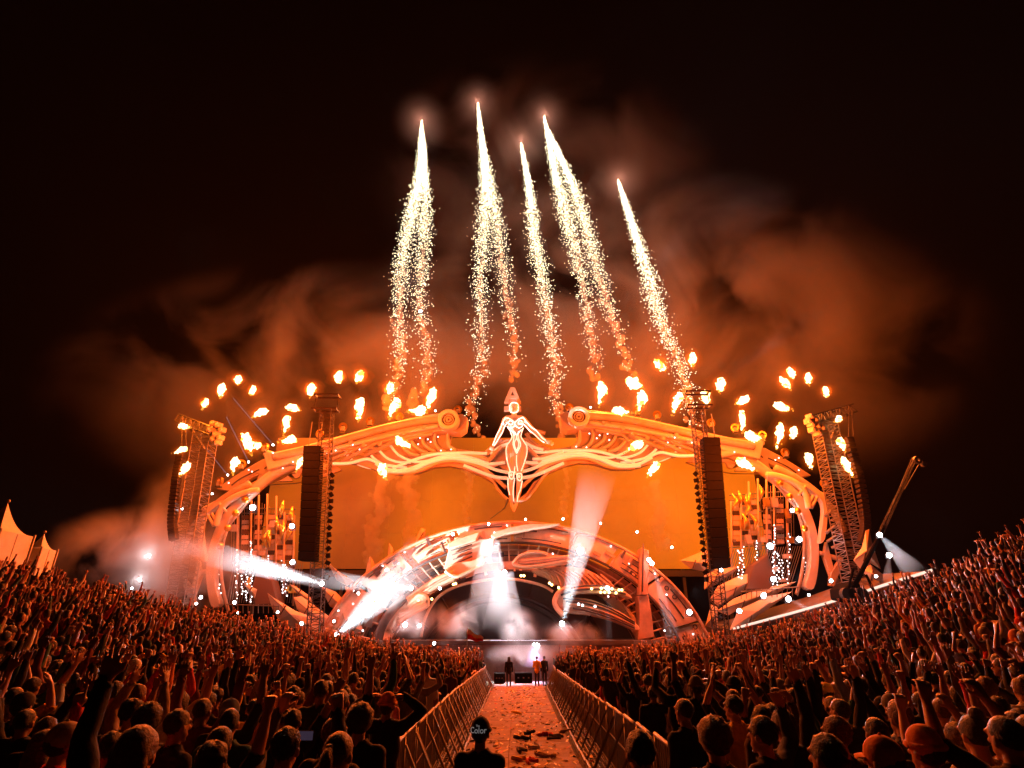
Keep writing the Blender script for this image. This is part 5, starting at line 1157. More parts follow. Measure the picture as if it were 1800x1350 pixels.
# the far crowd: too many to count, scattered over the bank as one mass
def far_crowd():
    vc = bpy.data.collections.new('far_crowd_sources')
    fm = bpy.data.materials.new('far_crowd_clothes'); fm.use_nodes = True; nt = fm.node_tree; b = nt.nodes['Principled BSDF']; b.inputs['Roughness'].default_value = .9
    oi = nt.nodes.new('ShaderNodeObjectInfo'); rp = nt.nodes.new('ShaderNodeValToRGB'); rp.color_ramp.interpolation = 'CONSTANT'
    cols = [(0, (.012, .012, .015)), (.3, (.03, .02, .03)), (.45, (.1, .02, .02)), (.55, (.02, .03, .06)), (.65, (.2, .12, .1)), (.72, (.4, .04, .03)), (.79, (.05, .09, .07)), (.84, (.65, .6, .58)), (.92, (.6, .3, .04)), (.96, (.03, .1, .12))]
    el = rp.color_ramp.elements; el[0].color = (*cols[0][1], 1); el[1].position = cols[1][0]; el[1].color = (*cols[1][1], 1)
    for p_, c_ in cols[2:]: e = el.new(p_); e.color = (*c_, 1)
    nt.links.new(oi.outputs['Random'], rp.inputs['Fac']); nt.links.new(rp.outputs['Color'], b.inputs['Base Color'])
    fh = mat('far_crowd_hair', (.02, .012, .009), .7); fs_ = mat('far_crowd_skin', (.34, .16, .11), .55)
    vi = 0
    for pose, rep in (('both arms up', 1), ('both arms high and spread', 1), ('right arm raised', 2), ('left arm raised', 2), ('fist in the air', 2), ('pointing upward', 1), ('clapping overhead', 1), ('arms at the sides', 12), ('hands held in front', 6), ('both hands lifting a phone', 2)):
        me, lab, c, wr, B = make_body(pose, 2)
        hairf = (lab == 'head') & ((c[:, 1] < .035) & (c[:, 2] > 1.56) | (c[:, 2] > 1.70))
        for k in range(rep):
            m2 = me.copy(); sl = (lab == 'torso') | (lab == 'upper') | (lab == 'legs') | (lab == 'shoe') | ((lab == 'fore') & (k == 0))
            mi = np.where(sl, 1, np.where(hairf, 2, 0)).astype(np.int32); m2.polygons.foreach_set('material_index', mi)
            m2.polygons.foreach_set('use_smooth', [True] * len(m2.polygons))
            for m_ in (fs_, fm, fh): m2.materials.append(m_)
            o = bpy.data.objects.new('crowd_figure_%02d' % vi, m2); vc.objects.link(o); vi += 1
    P_ = []; R_ = []; X_ = []; Z_ = []; S_ = []; I_ = []
    n0 = 0; inds = [(a['x'], a['y']) for a in allp]
    grid = {}
    for a in inds: grid.setdefault((int(a[0] // 1), int(a[1] // 1)), []).append(a)
    for f, x, yy, px, py in pts:
        near = any((x - q[0]) ** 2 + (yy - q[1]) ** 2 < .16 for i in (-1, 0, 1) for j in (-1, 0, 1) for q in grid.get((int(x // 1) + i, int(yy // 1) + j), []))
        if near: continue
        P_.append((x, yy, ground(x, yy))); R_.append(r2.uniform(-.7, .7)); X_.append(r2.gauss(0, .07)); Z_.append(r2.gauss(0, .09)); S_.append(r2.uniform(.86, 1.12)); I_.append(r2.randrange(vi))
    me = bpy.data.meshes.new('far_crowd'); me.from_pydata(P_, [], [])
    for nm, ty, da in (('rz', 'FLOAT', R_), ('sc', 'FLOAT', S_), ('rx', 'FLOAT', X_), ('ry', 'FLOAT', Z_), ('vi', 'INT', I_)):
        at_ = me.attributes.new(nm, ty, 'POINT'); at_.data.foreach_set('value', da)
    o = bpy.data.objects.new('far_crowd', me); COL.objects.link(o)
    ng = bpy.data.node_groups.new('scatter_crowd', 'GeometryNodeTree')
    ng.interface.new_socket('Geometry', in_out='INPUT', socket_type='NodeSocketGeometry'); ng.interface.new_socket('Geometry', in_out='OUTPUT', socket_type='NodeSocketGeometry')
    N = ng.nodes.new; l = ng.links.new
    gi = N('NodeGroupInput'); go = N('NodeGroupOutput'); ip = N('GeometryNodeInstanceOnPoints'); ci = N('GeometryNodeCollectionInfo')
    ci.inputs['Collection'].default_value = vc; ci.inputs['Separate Children'].default_value = True; ci.inputs['Reset Children'].default_value = True
    def na(nm, ty): a = N('GeometryNodeInputNamedAttribute'); a.data_type = ty; a.inputs['Name'].default_value = nm; return a
    a1, a2, a3 = na('rz', 'FLOAT'), na('sc', 'FLOAT'), na('vi', 'INT'); cx = N('ShaderNodeCombineXYZ'); e2 = N('FunctionNodeEulerToRotation')
    l(gi.outputs[0], ip.inputs['Points']); l(ci.outputs[0], ip.inputs['Instance']); ip.inputs['Pick Instance'].default_value = True
    l(a3.outputs['Attribute'], ip.inputs['Instance Index']); l(a1.outputs['Attribute'], cx.inputs['Z']); l(na('rx', 'FLOAT').outputs['Attribute'], cx.inputs['X']); l(na('ry', 'FLOAT').outputs['Attribute'], cx.inputs['Y']); l(cx.outputs[0], e2.inputs[0]); l(e2.outputs[0], ip.inputs['Rotation']); l(a2.outputs['Attribute'], ip.inputs['Scale']); l(ip.outputs[0], go.inputs[0])
    md = o.modifiers.new('scatter', 'NODES'); md.node_group = ng
    tag(o, 'dense far crowd with raised arms filling both banks up to the stage', 'crowd', kind='stuff')
    print('INDIVIDUALS', len(allp), 'FAR', len(P_), max(len(a['lab'].split()) for a in allp), [a['lab'] for a in allp if len(a['lab'].split()) > 16])
far_crowd()
# ------------------------------------------------------------------ flames
def flame_mat():
    m = bpy.data.materials.new('flame'); m.use_nodes = True; nt = m.node_tree; nt.nodes.clear()
    e = nt.nodes.new('ShaderNodeEmission'); tc = nt.nodes.new('ShaderNodeTexCoord'); n = nt.nodes.new('ShaderNodeTexNoise')
    n.inputs['Scale'].default_value = 1.6; n.inputs['Detail'].default_value = 4; nt.links.new(tc.outputs['Object'], n.inputs['Vector'])
    r = nt.nodes.new('ShaderNodeValToRGB'); r.color_ramp.elements[0].position = .36; r.color_ramp.elements[0].color = (1, .42, .03, 1)
    r.color_ramp.elements[1].position = .5; r.color_ramp.elements[1].color = (1, .8, .38, 1)
    nt.links.new(n.outputs['Fac'], r.inputs['Fac']); nt.links.new(r.outputs['Color'], e.inputs['Color']); e.inputs['Strength'].default_value = 5.5
    o = nt.nodes.new('ShaderNodeOutputMaterial'); nt.links.new(e.outputs[0], o.inputs['Surface'])
    m.cycles.emission_sampling = 'NONE'; return m
FLAME = flame_mat(); FWISP = emat('flame_wisp', (1, .33, .03), 1.6); FGLOW = None
HALO = bpy.data.materials.new('glowing_flame_gas'); HALO.use_nodes = True; _nt = HALO.node_tree; _nt.nodes.clear()  # emitting volume that puts a painted orange glow round each flame
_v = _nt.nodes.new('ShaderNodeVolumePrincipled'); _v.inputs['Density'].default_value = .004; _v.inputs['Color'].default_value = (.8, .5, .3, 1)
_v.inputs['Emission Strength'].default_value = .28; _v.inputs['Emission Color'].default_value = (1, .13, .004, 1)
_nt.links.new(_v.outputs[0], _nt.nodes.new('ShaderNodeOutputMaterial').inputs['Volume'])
HALO2 = HALO.copy(); HALO2.name = 'glowing_hot_air'; _v = [q for q in HALO2.node_tree.nodes if q.type == 'PRINCIPLED_VOLUME'][0]; _v.inputs['Emission Strength'].default_value = .045; _v.inputs['Density'].default_value = .0005
# px, py, width, height, lean of the long axis (degrees from upright, + = top to the right), light or not
FL = [(360, 708, 10, 11, 10, 1), (389, 686, 10, 15, -10, 0), (419, 667, 10, 11, 0, 1), (445, 686, 10, 11, 10, 0), (457, 725, 9, 17, 55, 0), (436, 778, 12, 26, -25, 1), (448, 783, 11, 15, 80, 0), (412, 818, 9, 16, 0, 0), (503, 745, 10, 22, 0, 0), (507, 774, 10, 16, 80, 1),
 (515, 718, 9, 15, -80, 0), (547, 684, 12, 13, 0, 1), (596, 662, 12, 13, 0, 0), (633, 661, 12, 14, 20, 1), (632, 719, 11, 27, 0, 0), (684, 682, 11, 12, 0, 1), (691, 716, 12, 26, 15, 0), (733, 722, 10, 20, 85, 1), (757, 700, 12, 28, 10, 0), (708, 778, 11, 20, -55, 1), (673, 828, 10, 17, -25, 1), (526, 815, 7, 15, 10, 0),
 (323, 750, 8, 12, -80, 0), (318, 792, 7, 15, 70, 0), (325, 824, 9, 16, 25, 0),
 (1160, 641, 12, 15, -40, 1), (1216, 632, 10, 17, 0, 1), (1117, 675, 12, 17, -65, 0), (1057, 690, 11, 27, 10, 1), (1127, 704, 12, 25, 20, 0), (1092, 724, 10, 18, -85, 1), (1189, 706, 12, 27, 20, 0), (1241, 700, 10, 17, -10, 1), (1266, 676, 12, 16, 10, 0), (1305, 705, 10, 16, 70, 1), (1304, 738, 9, 27, 5, 0), (1324, 769, 11, 20, -80, 1),
 (1117, 784, 11, 21, 60, 1), (1150, 824, 11, 20, 50, 1), (1311, 817, 11, 22, -58, 1), (1376, 716, 10, 17, -75, 0), (1390, 655, 10, 13, -10, 1), (1380, 673, 11, 15, -30, 0), (1421, 665, 10, 12, 5, 0), (1452, 688, 9, 11, 0, 1), (1371, 765, 10, 30, 20, 1), (1395, 760, 10, 13, 35, 0), (1423, 810, 9, 16, 0, 0), (1474, 737, 7, 11, 60, 0), (1480, 781, 9, 14, -15, 0), (1489, 820, 9, 20, -18, 0)]
FRONT = ((708, 778), (673, 828), (1117, 784), (1150, 824), (1311, 817), (507, 774), (436, 778), (1324, 769))
def flame(i, px, py, w_, h_, lean, lit):
    Y = 48.0 + (i * 7 % 5) * .4
    if py < 699: Y = 57.5
    if (px, py) in FRONT: Y = 44.6
    if px == 526: Y = 54
    if px < 340 or px > 1465: Y = 44.5
    c = at(px, py, Y); s = 1 / pxm(py, Y); rx, rz = w_ * .5 * s * 1.28, h_ * .5 * s * 1.22
    rr = random.Random(i); sd = V(i * 1.7, i * .3, 0); R = Matrix.Rotation(radians(lean), 3, 'Y')
    side = 'left' if px < 903 else 'right'
    where = ('above the outer mast' if (px < 470 or px > 1350) and py < 735 else 'beside the outer mast' if px < 340 or px > 1465 else 'at the wing tip' if px < 480 or px > 1360 else 'high over the wing' if py < 695 else 'on top of the wing' if py < 760 else 'below the wing')
    shp = 'round' if h_ / w_ < 1.35 else ('tall' if abs(lean) < 35 else 'slanting' if abs(lean) < 70 else 'flat sideways')
    nth = sum(1 for q in FL[:i] if (q[0] < 903) == (px < 903)) + 1
    o = empty('flame', c - Vector((0, 0, rz)), '', 'flame', 'bursts of flame around the stage roof')
    o['_w'] = (px, py)
    mb = MB(); el = rz / rx; up = R @ V(0, 0, 1); sx_ = R @ V(1, 0, 0)
    nb = 4 if el < 1.35 else 7
    for k in range(nb):
        t = -1 + 2 * k / (nb - 1) if nb > 1 else 0
        q = c + up * t * (rz - rx * .6) * .95 + sx_ * rr.uniform(-.4, .4) * rx * (1 if nb > 4 else .8) + V(0, rr.uniform(-.2, .2), 0) * rx
        rad = rx * (rr.uniform(.45, .8) if nb < 5 else (.28 + .55 * (k / (nb - 1)) ** .6) * rr.uniform(.8, 1.2)); s2 = sd + V(k * 2.3, 0, k)
        mb.ball(q, rad, nu=12, nv=9, sc_=(1, 1, 1.25), rot=R, fn=lambda v: 1 + .8 * noise.noise(v * 1.9 + s2) + .5 * noise.noise(v * 4.5 + s2))
    d = -up
    for k in range(3):
        q = c + d * rz * rr.uniform(.8, 1.15) + V(rr.uniform(-1, 1), 0, rr.uniform(-1, 1)) * rx * .4; mb.ball(q, rx * rr.uniform(.15, .35), nu=8, nv=6, fn=lambda v: 1 + .5 * noise.noise(v * 3 + sd))
    f = mb.build('flame_body', FLAME, o, fix=False); f.visible_shadow = False
    mb = MB()
    for k in range(7):
        a = rr.uniform(0, 6.28); q = c + R @ V(cos(a) * rx * 1.02, 0, sin(a) * rz * .9 - rz * .35); mb.ball(q, rx * rr.uniform(.12, .26), nu=7, nv=5, fn=lambda v: 1 + .5 * noise.noise(v * 4 + sd + V(k, 0, 0)))
    for k in range(5):
        q = c + d * rz * rr.uniform(1.1, 1.8) + V(rr.uniform(-1, 1), 0, rr.uniform(-1, 1)) * rx * .35; mb.ball(q, rx * rr.uniform(.1, .22), nu=6, nv=5, fn=lambda v: 1 + .5 * noise.noise(v * 4 + sd))
    g = mb.build('wisp', FWISP, o, fix=False); g.visible_shadow = False; g['kind'] = 'stuff'
    for q_, (kx, kz) in enumerate(((1.25, 1.2), (1.8, 1.5), (2.5, 1.95), (3.3, 2.5))):  # nested halo shells added for the soft glow, wider than the fire itself
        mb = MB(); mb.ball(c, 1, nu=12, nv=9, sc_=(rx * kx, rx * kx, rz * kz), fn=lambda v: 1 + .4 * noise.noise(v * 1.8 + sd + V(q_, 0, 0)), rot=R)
        mb.build('flame_halo', HALO if q_ < 2 else HALO2, o, fix=False)
    if lit:
        ld = bpy.data.lights.new('flame_light', 'POINT'); ld.energy = FLE * (3.0 if (px, py) in FRONT else 8 if py < 699 else 1); ld.color = (1, .105, .008) if (px, py) in FRONT else (1, .135, .012) if py < 699 else (1, .2, .012); ld.shadow_soft_size = max(rx, .5)
        lo = bpy.data.objects.new('flame_light', ld); COL.objects.link(lo); lo.parent = o; lo.location = (0, 0, rz); lo.location += V(0, -1.2, 0)
    return shp, side, where
FLE = 2300


fl = []
for i, q in enumerate(FL):
    fl.append((i, q) + flame(i, *q))
fo = [o for o in bpy.data.objects if o.name.startswith('flame') and o.type == 'EMPTY' and '_w' in o]
bykey = {}
for o, (i, q, shp, side, where) in zip(sorted(fo, key=lambda o: [k for k, f in enumerate(FL) if (f[0], f[1]) == tuple(o['_w'])][0]), fl):
    bykey.setdefault((shp, side, where), []).append((q[0], o))
for (shp, side, where), l in bykey.items():
    l.sort(key=lambda t: t[0])
    for k, (px, o) in enumerate(l):
        o['label'] = '%s flame %s, %s%s' % (shp, where, side, '' if len(l) == 1 else ', %s of %s from the left' % (['first', 'second', 'third', 'fourth', 'fifth', 'sixth'][k], {2: 'two', 3: 'three', 4: 'four', 5: 'five', 6: 'six'}[len(l)]))
        del o['_w']

# flame projectors: round yellow-lit hoops on the roof edge
for i, (x, y) in enumerate(((651, 740), (702, 732), (603, 750), (562, 762), (805, 720), (386, 846), (425, 816), (466, 786), (1001, 716), (1155, 729), (1250, 743), (1340, 765), (1380, 795), (1292, 752), (1449, 850), (1120, 722))):
    Y = 55.2; c = at(x, y, Y); r = empty('flame_projector', c - V(0, 0, .5), 'hooped flame projector, %s on the %s roof edge counting outward from the figure' % (ORD[[0, 1, 2, 3, 0, 4, 5, 6, 0, 1, 2, 4, 5, 3, 6, 7][i]] if i not in (0, 4) else ('nearest' if i == 4 else 'next nearest'), 'left' if x < 903 else 'right'), 'flame projector', 'flame projectors on the roof edge')
    mb = MB(); mb.disc(c, .42, (0.5 if i % 2 else -.3, 1, 0), .28, 16, r_in=.24); mb.build('hoop', GOLD, r)
    mb = MB(); mb.box(c - V(0, 0, .25), (.42, .42, .5)); mb.build('projector_body', SAND2, r, bevel=.04)
    mb = MB(); mb.box(c - V(0, 0, .55), (.5, .5, .12)); mb.build('foot', DMETAL, r)

# ------------------------------------------------------------------ rising comets
SPARK = emat('spark', (1, .84, .52), 5.0); SPARKC = emat('comet_core', (1, .86, .7), 8)
vsm = lambda n, c, d: vmat(n, c, d, .1)
TRAIL = vsm('spark_trail_smoke', (.95, .8, .6), .9)
CO = [([(741, 216), (738, 300), (722, 380), (706, 470), (702, 560), (704, 640), (688, 690), (672, 720)], 1, 'leftmost comet, its trail swelling and bending to the left'),
      ([(743, 230), (747, 320), (747, 400), (741, 480), (738, 540), (752, 610), (755, 650), (735, 690), (722, 712)], .7, 'thin comet trail just right of the leftmost, with a white spot halfway'),
      ([(840, 184), (851, 300), (850, 400), (845, 500), (846, 580), (848, 640), (832, 700), (830, 730), (848, 780)], 1, 'tallest comet, rising above the left side of the figure'),
      ([(845, 230), (866, 350), (880, 440), (892, 530), (905, 620), (902, 672)], .6, 'thin trail curving from the tallest comet down to the letter emblem'),
      ([(916, 254), (930, 330), (940, 420), (955, 500), (965, 570), (978, 640), (973, 690), (986, 738), (992, 770)], .85, 'short middle comet right of the letter emblem'),
      ([(957, 208), (975, 300), (1000, 400), (1020, 480), (1034, 560), (1044, 620), (1046, 668)], 1, 'bright comet right of centre'),
      ([(961, 225), (1008, 330), (1038, 430), (1063, 520), (1088, 590), (1112, 665)], .85, 'outer trail splitting to the right from the bright comet'),
      ([(1087, 320), (1113, 400), (1138, 480), (1160, 560), (1185, 620), (1207, 680), (1215, 730), (1222, 800)], .9, 'rightmost and lowest comet')]
for ci_, (pts_, power, lab) in enumerate(CO):
    Y = 63 + (ci_ % 3); rr = random.Random(50 + ci_)
    c = crom([(a, b, 0) for a, b in pts_], 10); L3 = [at(a, b, Y) for a, b, _ in c]; n = len(L3)
    acc = [0]
    for k in range(1, n): acc.append(acc[-1] + (L3[k] - L3[k - 1]).length)
    tot = acc[-1]
    def pt(t):
        s = t * tot; k = min(int(np.searchsorted(acc, s)), n - 1); k = max(k, 1); f = (s - acc[k - 1]) / max(acc[k] - acc[k - 1], 1e-6); return L3[k - 1].lerp(L3[k], f)
    root = empty('firework_comet', L3[0], lab, 'firework', 'comets rising over the stage')
    mb = MB(); m_ = 24; tt = .3 * power
    mb.tube([pt(tt * k / m_) + V(rr.uniform(-.05, .05), 0, 0) for k in range(m_ + 1)], [.06 + .42 * (k / m_) ** .6 * (1 - .75 * (k / m_) ** 2) for k in range(m_ + 1)], 7); mb.build('burning_core', SPARKC, root, fix=False).visible_shadow = False
    # sparks: tiny glowing diamonds, tight at the head and scattering lower down
    mb = MB(); ns = int(5200 * power)
    oc = [(1, 0, 0), (-1, 0, 0), (0, 1, 0), (0, -1, 0), (0, 0, 1), (0, 0, -1)]; of = [(0, 2, 4), (2, 1, 4), (1, 3, 4), (3, 0, 4), (2, 0, 5), (1, 2, 5), (3, 1, 5), (0, 3, 5)]
    for k in range(ns):
        t = rr.random() ** 1.25 * .98; wd = .1 + 1.15 * min(1, t * 2.2) ** .8
        if rr.random() < (t - .42) * 1.7: continue
        p = pt(t) + V(rr.gauss(0, wd * .5), rr.gauss(0, wd * .5), rr.gauss(0, .3)); s = rr.uniform(.028, .068) * (1.15 - .3 * t)
        mb.add([p + V(*q) * s for q in oc], of)
    sp = mb.build('spark_shower', SPARK, root, fix=False); sp['kind'] = 'stuff'; sp.visible_shadow = False
    # lumpy smoke rope
    mb = MB(); N = 190; ta = .2
    for k in range(N):
        t = ta + (1 - ta) * k / (N - 1); p = pt(t) + V(rr.gauss(0, .2), rr.gauss(0, .25), rr.gauss(0, .15)) * (.6 + t); sd = V(k, ci_, 0)
        mb.ball(p, (.13 + .2 * t) * rr.uniform(.5, 1.35), nu=9, nv=7, fn=lambda v: 1 + .5 * noise.noise(v * 1.8 + sd), sc_=(1, 1, 1.15))
    me = remesh(mb, .11, 0, 12000, 'smoke_trail'); me.materials.append(TRAIL); sm = link('smoke_trail', me, root); sm['kind'] = 'stuff'
    if ci_ in (0, 2, 4, 5, 7):
        hm_ = vmat('comet_head_smoke', (.95, .8, .78), .0, .1); nt = hm_.node_tree; pv = [q for q in nt.nodes if q.type == 'PRINCIPLED_VOLUME'][0]
        ge = nt.nodes.new('ShaderNodeNewGeometry'); dd = nt.nodes.new('ShaderNodeVectorMath'); dd.operation = 'DISTANCE'; dd.inputs[1].default_value = tuple(L3[0]); nt.links.new(ge.outputs['Position'], dd.inputs[0])
        m1 = nt.nodes.new('ShaderNodeMapRange'); m1.inputs['From Min'].default_value = 5; m1.inputs['From Max'].default_value = 0; nt.links.new(dd.outputs['Value'], m1.inputs['Value'])
        m2 = nt.nodes.new('ShaderNodeMath'); m2.operation = 'POWER'; m2.inputs[1].default_value = 1.6; nt.links.new(m1.outputs[0], m2.inputs[0])
        m3 = nt.nodes.new('ShaderNodeMath'); m3.operation = 'MULTIPLY'; m3.inputs[1].default_value = .035; nt.links.new(m2.outputs[0], m3.inputs[0]); nt.links.new(m3.outputs[0], pv.inputs['Density'])
        mb = MB(); mb.ball(L3[0], 5, nu=18, nv=12); hz = mb.build('head_smoke', hm_, root, fix=False); hz['kind'] = 'stuff'
        for t, e in ((0.0, 800), (.15, 120)):
            ld = bpy.data.lights.new('comet_light', 'POINT'); ld.energy = e * power; ld.color = (1, .45, .3); ld.shadow_soft_size = .5
            lo = bpy.data.objects.new('comet_light', ld); COL.objects.link(lo); lo.parent = root; lo.location = pt(t) - L3[0] + V(0, -.8, 0)

# loose smoke ropes sinking in front of the video wall
for ci_, (pts_, lab) in enumerate((([(683, 835), (664, 868), (672, 900), (650, 930), (660, 962), (648, 985)], 'left of the figure, below the burst under the wing'), ([(722, 828), (716, 868), (730, 905), (718, 945), (724, 972)], 'second from the left before the video wall'), ([(822, 825), (826, 862), (818, 900), (828, 930)], 'thin one just left of the figure'), ([(992, 812), (996, 850), (988, 885), (994, 905)], 'thin one just right of the figure'), ([(1146, 850), (1162, 888), (1154, 925), (1166, 960)], 'right of the tall beam, before the video wall'))):
    rr = random.Random(90 + ci_); c = crom([(a, b, 0) for a, b in pts_], 12); mb = MB(); thin = .55 if 'thin' in lab else 1
    for k, (a, b, _) in enumerate(c):
        for j in range(3):
            sd = V(k, ci_, j); mb.ball(at(a, b, 53) + V(rr.gauss(0, .32), rr.gauss(0, .3), rr.gauss(0, .2)) * thin, rr.uniform(.18, .42) * thin, nu=9, nv=7, fn=lambda v: 1 + .5 * noise.noise(v * 1.8 + sd))
    me = remesh(mb, .1, 0, 9000, 'smoke_wisp'); me.materials.append(MATS.get('wisp_smoke') or vmat('wisp_smoke', (.95, .8, .6), .45, .1)); sm = link('smoke_wisp', me); tag(sm, 'pale smoke rope ' + lab, 'smoke', kind='stuff')

# ------------------------------------------------------------------ air: even haze, billowing smoke
def haze():
    mb = MB(); mb.box((0, 36, 38), (190, 92, 84)); o = mb.build('haze', vmat('thin_haze', (.95, .93, .93), 0.00006, .3))
    tag(o, kind='stuff')
haze()
def smoke(name, c, size, dens, col, scale, lo, hi, label, seed=0, shape=True, puffy=.15):
    m = bpy.data.materials.new(name); m.use_nodes = True; nt = m.node_tree; nt.nodes.clear(); N = nt.nodes.new; l = nt.links.new
    o = N('ShaderNodeOutputMaterial'); v = N('ShaderNodeVolumePrincipled'); v.inputs['Color'].default_value = (*col, 1); v.inputs['Anisotropy'].default_value = .1
    tc = N('ShaderNodeTexCoord'); n = N('ShaderNodeTexNoise'); n.inputs['Scale'].default_value = scale; n.inputs['Detail'].default_value = 4; n.inputs['Roughness'].default_value = .55; n.inputs['Distortion'].default_value = .6
    mp = N('ShaderNodeMapping'); mp.inputs['Location'].default_value = (seed * 3.7, seed * 1.3, seed * 2.1); l(tc.outputs['Object'], mp.inputs['Vector']); l(mp.outputs[0], n.inputs['Vector'])
    mr = N('ShaderNodeMapRange'); mr.inputs['From Min'].default_value = lo; mr.inputs['From Max'].default_value = hi; mr.inputs['To Max'].default_value = dens; l(n.outputs['Fac'], mr.inputs['Value'])
    # fade out towards the ellipsoid's rim
    sc2 = N('ShaderNodeVectorMath'); sc2.operation = 'DIVIDE'; sc2.inputs[1].default_value = [s / 2 for s in size]; l(tc.outputs['Object'], sc2.inputs[0])
    ln = N('ShaderNodeVectorMath'); ln.operation = 'LENGTH'; l(sc2.outputs[0], ln.inputs[0])
    fd = N('ShaderNodeMapRange'); fd.inputs['From Min'].default_value = 1.0; fd.inputs['From Max'].default_value = puffy; fd.interpolation_type = 'SMOOTHSTEP'; l(ln.outputs['Value'], fd.inputs['Value'])
    mu = N('ShaderNodeMath'); mu.operation = 'MULTIPLY'; l(mr.outputs[0], mu.inputs[0]); l(fd.outputs[0], mu.inputs[1]); l(mu.outputs[0], v.inputs['Density']); l(v.outputs[0], o.inputs['Volume'])
    mb = MB(); mb.ball((0, 0, 0), 1, nu=20, nv=12, sc_=[s / 2 * 1.02 for s in size]); ob = mb.build(name.split('.')[0], m, fix=False); ob.location = c
    tag(ob, label, 'smoke', kind='stuff'); return ob
smoke('smoke_cloud', at(1180, 560, 76), (104, 24, 60), .2, (.9, .85, .82), .055, .44, .72, 'huge orange-lit smoke cloud drifting behind the comets', 1)
smoke('smoke_cloud', at(560, 660, 74), (84, 22, 40), .2, (.9, .85, .82), .07, .46, .72, 'dull orange smoke hanging behind the left wing', 2)
smoke('smoke_cloud', at(960, 290, 80), (70, 20, 60), .08, (.9, .85, .84), .06, .42, .75, 'pinkish smoke round the heads of the comets', 3)
smoke('smoke_bank', at(255, 975, 50), (20, 9, 9), .5, (.9, .86, .86), .22, .42, .62, 'pale smoke bank rolling at the far left of the stage', 4)
smoke('smoke_bank', at(320, 935, 53), (13, 6, 16), .3, (.9, .86, .86), .2, .42, .66, 'orange smoke rising round the foot of the far left mast', 5)
smoke('smoke_bank', at(800, 1092, 45.5), (5, 2.4, 3.4), 1.2, (.9, .84, .84), .6, .4, .6, 'pink smoke puff at the left of the booth', 6)
smoke('smoke_bank', at(913, 1108, 45), (3.6, 2, 3.6), 1.2, (.9, .84, .86), .7, .4, .6, 'pink smoke puff in front of the booth', 7)
smoke('smoke_bank', at(1000, 1118, 45.3), (6, 2.4, 2.4), .9, (.9, .86, .88), .6, .4, .6, 'pale smoke low on the right of the booth', 8)
smoke('smoke_bank', at(925, 1150, 43.6), (7, 2.4, 1.8), .5, (.95, .88, .95), .6, .38, .6, 'violet tinted smoke low over the aisle end', 14)
smoke('smoke_bank', at(722, 1090, 46), (4.6, 2.4, 3.6), .9, (.9, .85, .86), .6, .38, .6, 'smoke around the two white lamps left of the opening', 9)

smoke('smoke_bank', at(330, 1010, 46.5), (12, 5, 9), .25, (.9, .86, .86), .25, .42, .64, 'pale haze drifting before the far left mast and left ribs', 10)
smoke('smoke_bank', at(760, 900, 57), (26, 5, 16), .12, (.9, .86, .84), .16, .45, .68, 'thin smoke wisps before the left half of the video wall', 12)
smoke('smoke_bank', at(1110, 900, 57), (22, 5, 14), .12, (.9, .86, .84), .16, .45, .68, 'thin smoke wisps before the right half of the video wall', 13)
# ------------------------------------------------------------------ lamps and beams
def lamp(px, py, Y, r, label, host=None, power=0, white=True, col=(.9, .95, 1)):
    p = at(px, py, Y); o = empty('stage_lamp', p - V(0, 0, .3), label, 'stage lamp', 'bright white stage lamps')
    mb = MB(); mb.ball(p, r, nu=12, nv=8); mb.build('lens', WHITE_E, o, fix=False).visible_shadow = False
    mb = MB(); mb.disc(p + V(0, r * .9, 0), r * 1.3, (0, 1, 0), r, 14); mb.build('housing', DMETAL, o)
    mb = MB(); mb.bar(p + V(-r * 1.4, r, -r * 1.6), p + V(-r * 1.4, r, r * .3), r * .15, 4); mb.bar(p + V(r * 1.4, r, -r * 1.6), p + V(r * 1.4, r, r * .3), r * .15, 4); mb.bar(p + V(-r * 1.4, r, -r * 1.6), p + V(r * 1.4, r, -r * 1.6), r * .15, 4); mb.build('yoke', DMETAL, o)
    if power:
        ld = bpy.data.lights.new('lamp_light', 'POINT'); ld.energy = power; ld.color = (1, .95, .97) if white else col; ld.shadow_soft_size = r
        lo = bpy.data.objects.new('lamp_light', ld); COL.objects.link(lo); lo.parent = o; lo.location = V(0, -r * 1.6, .3)
    return o
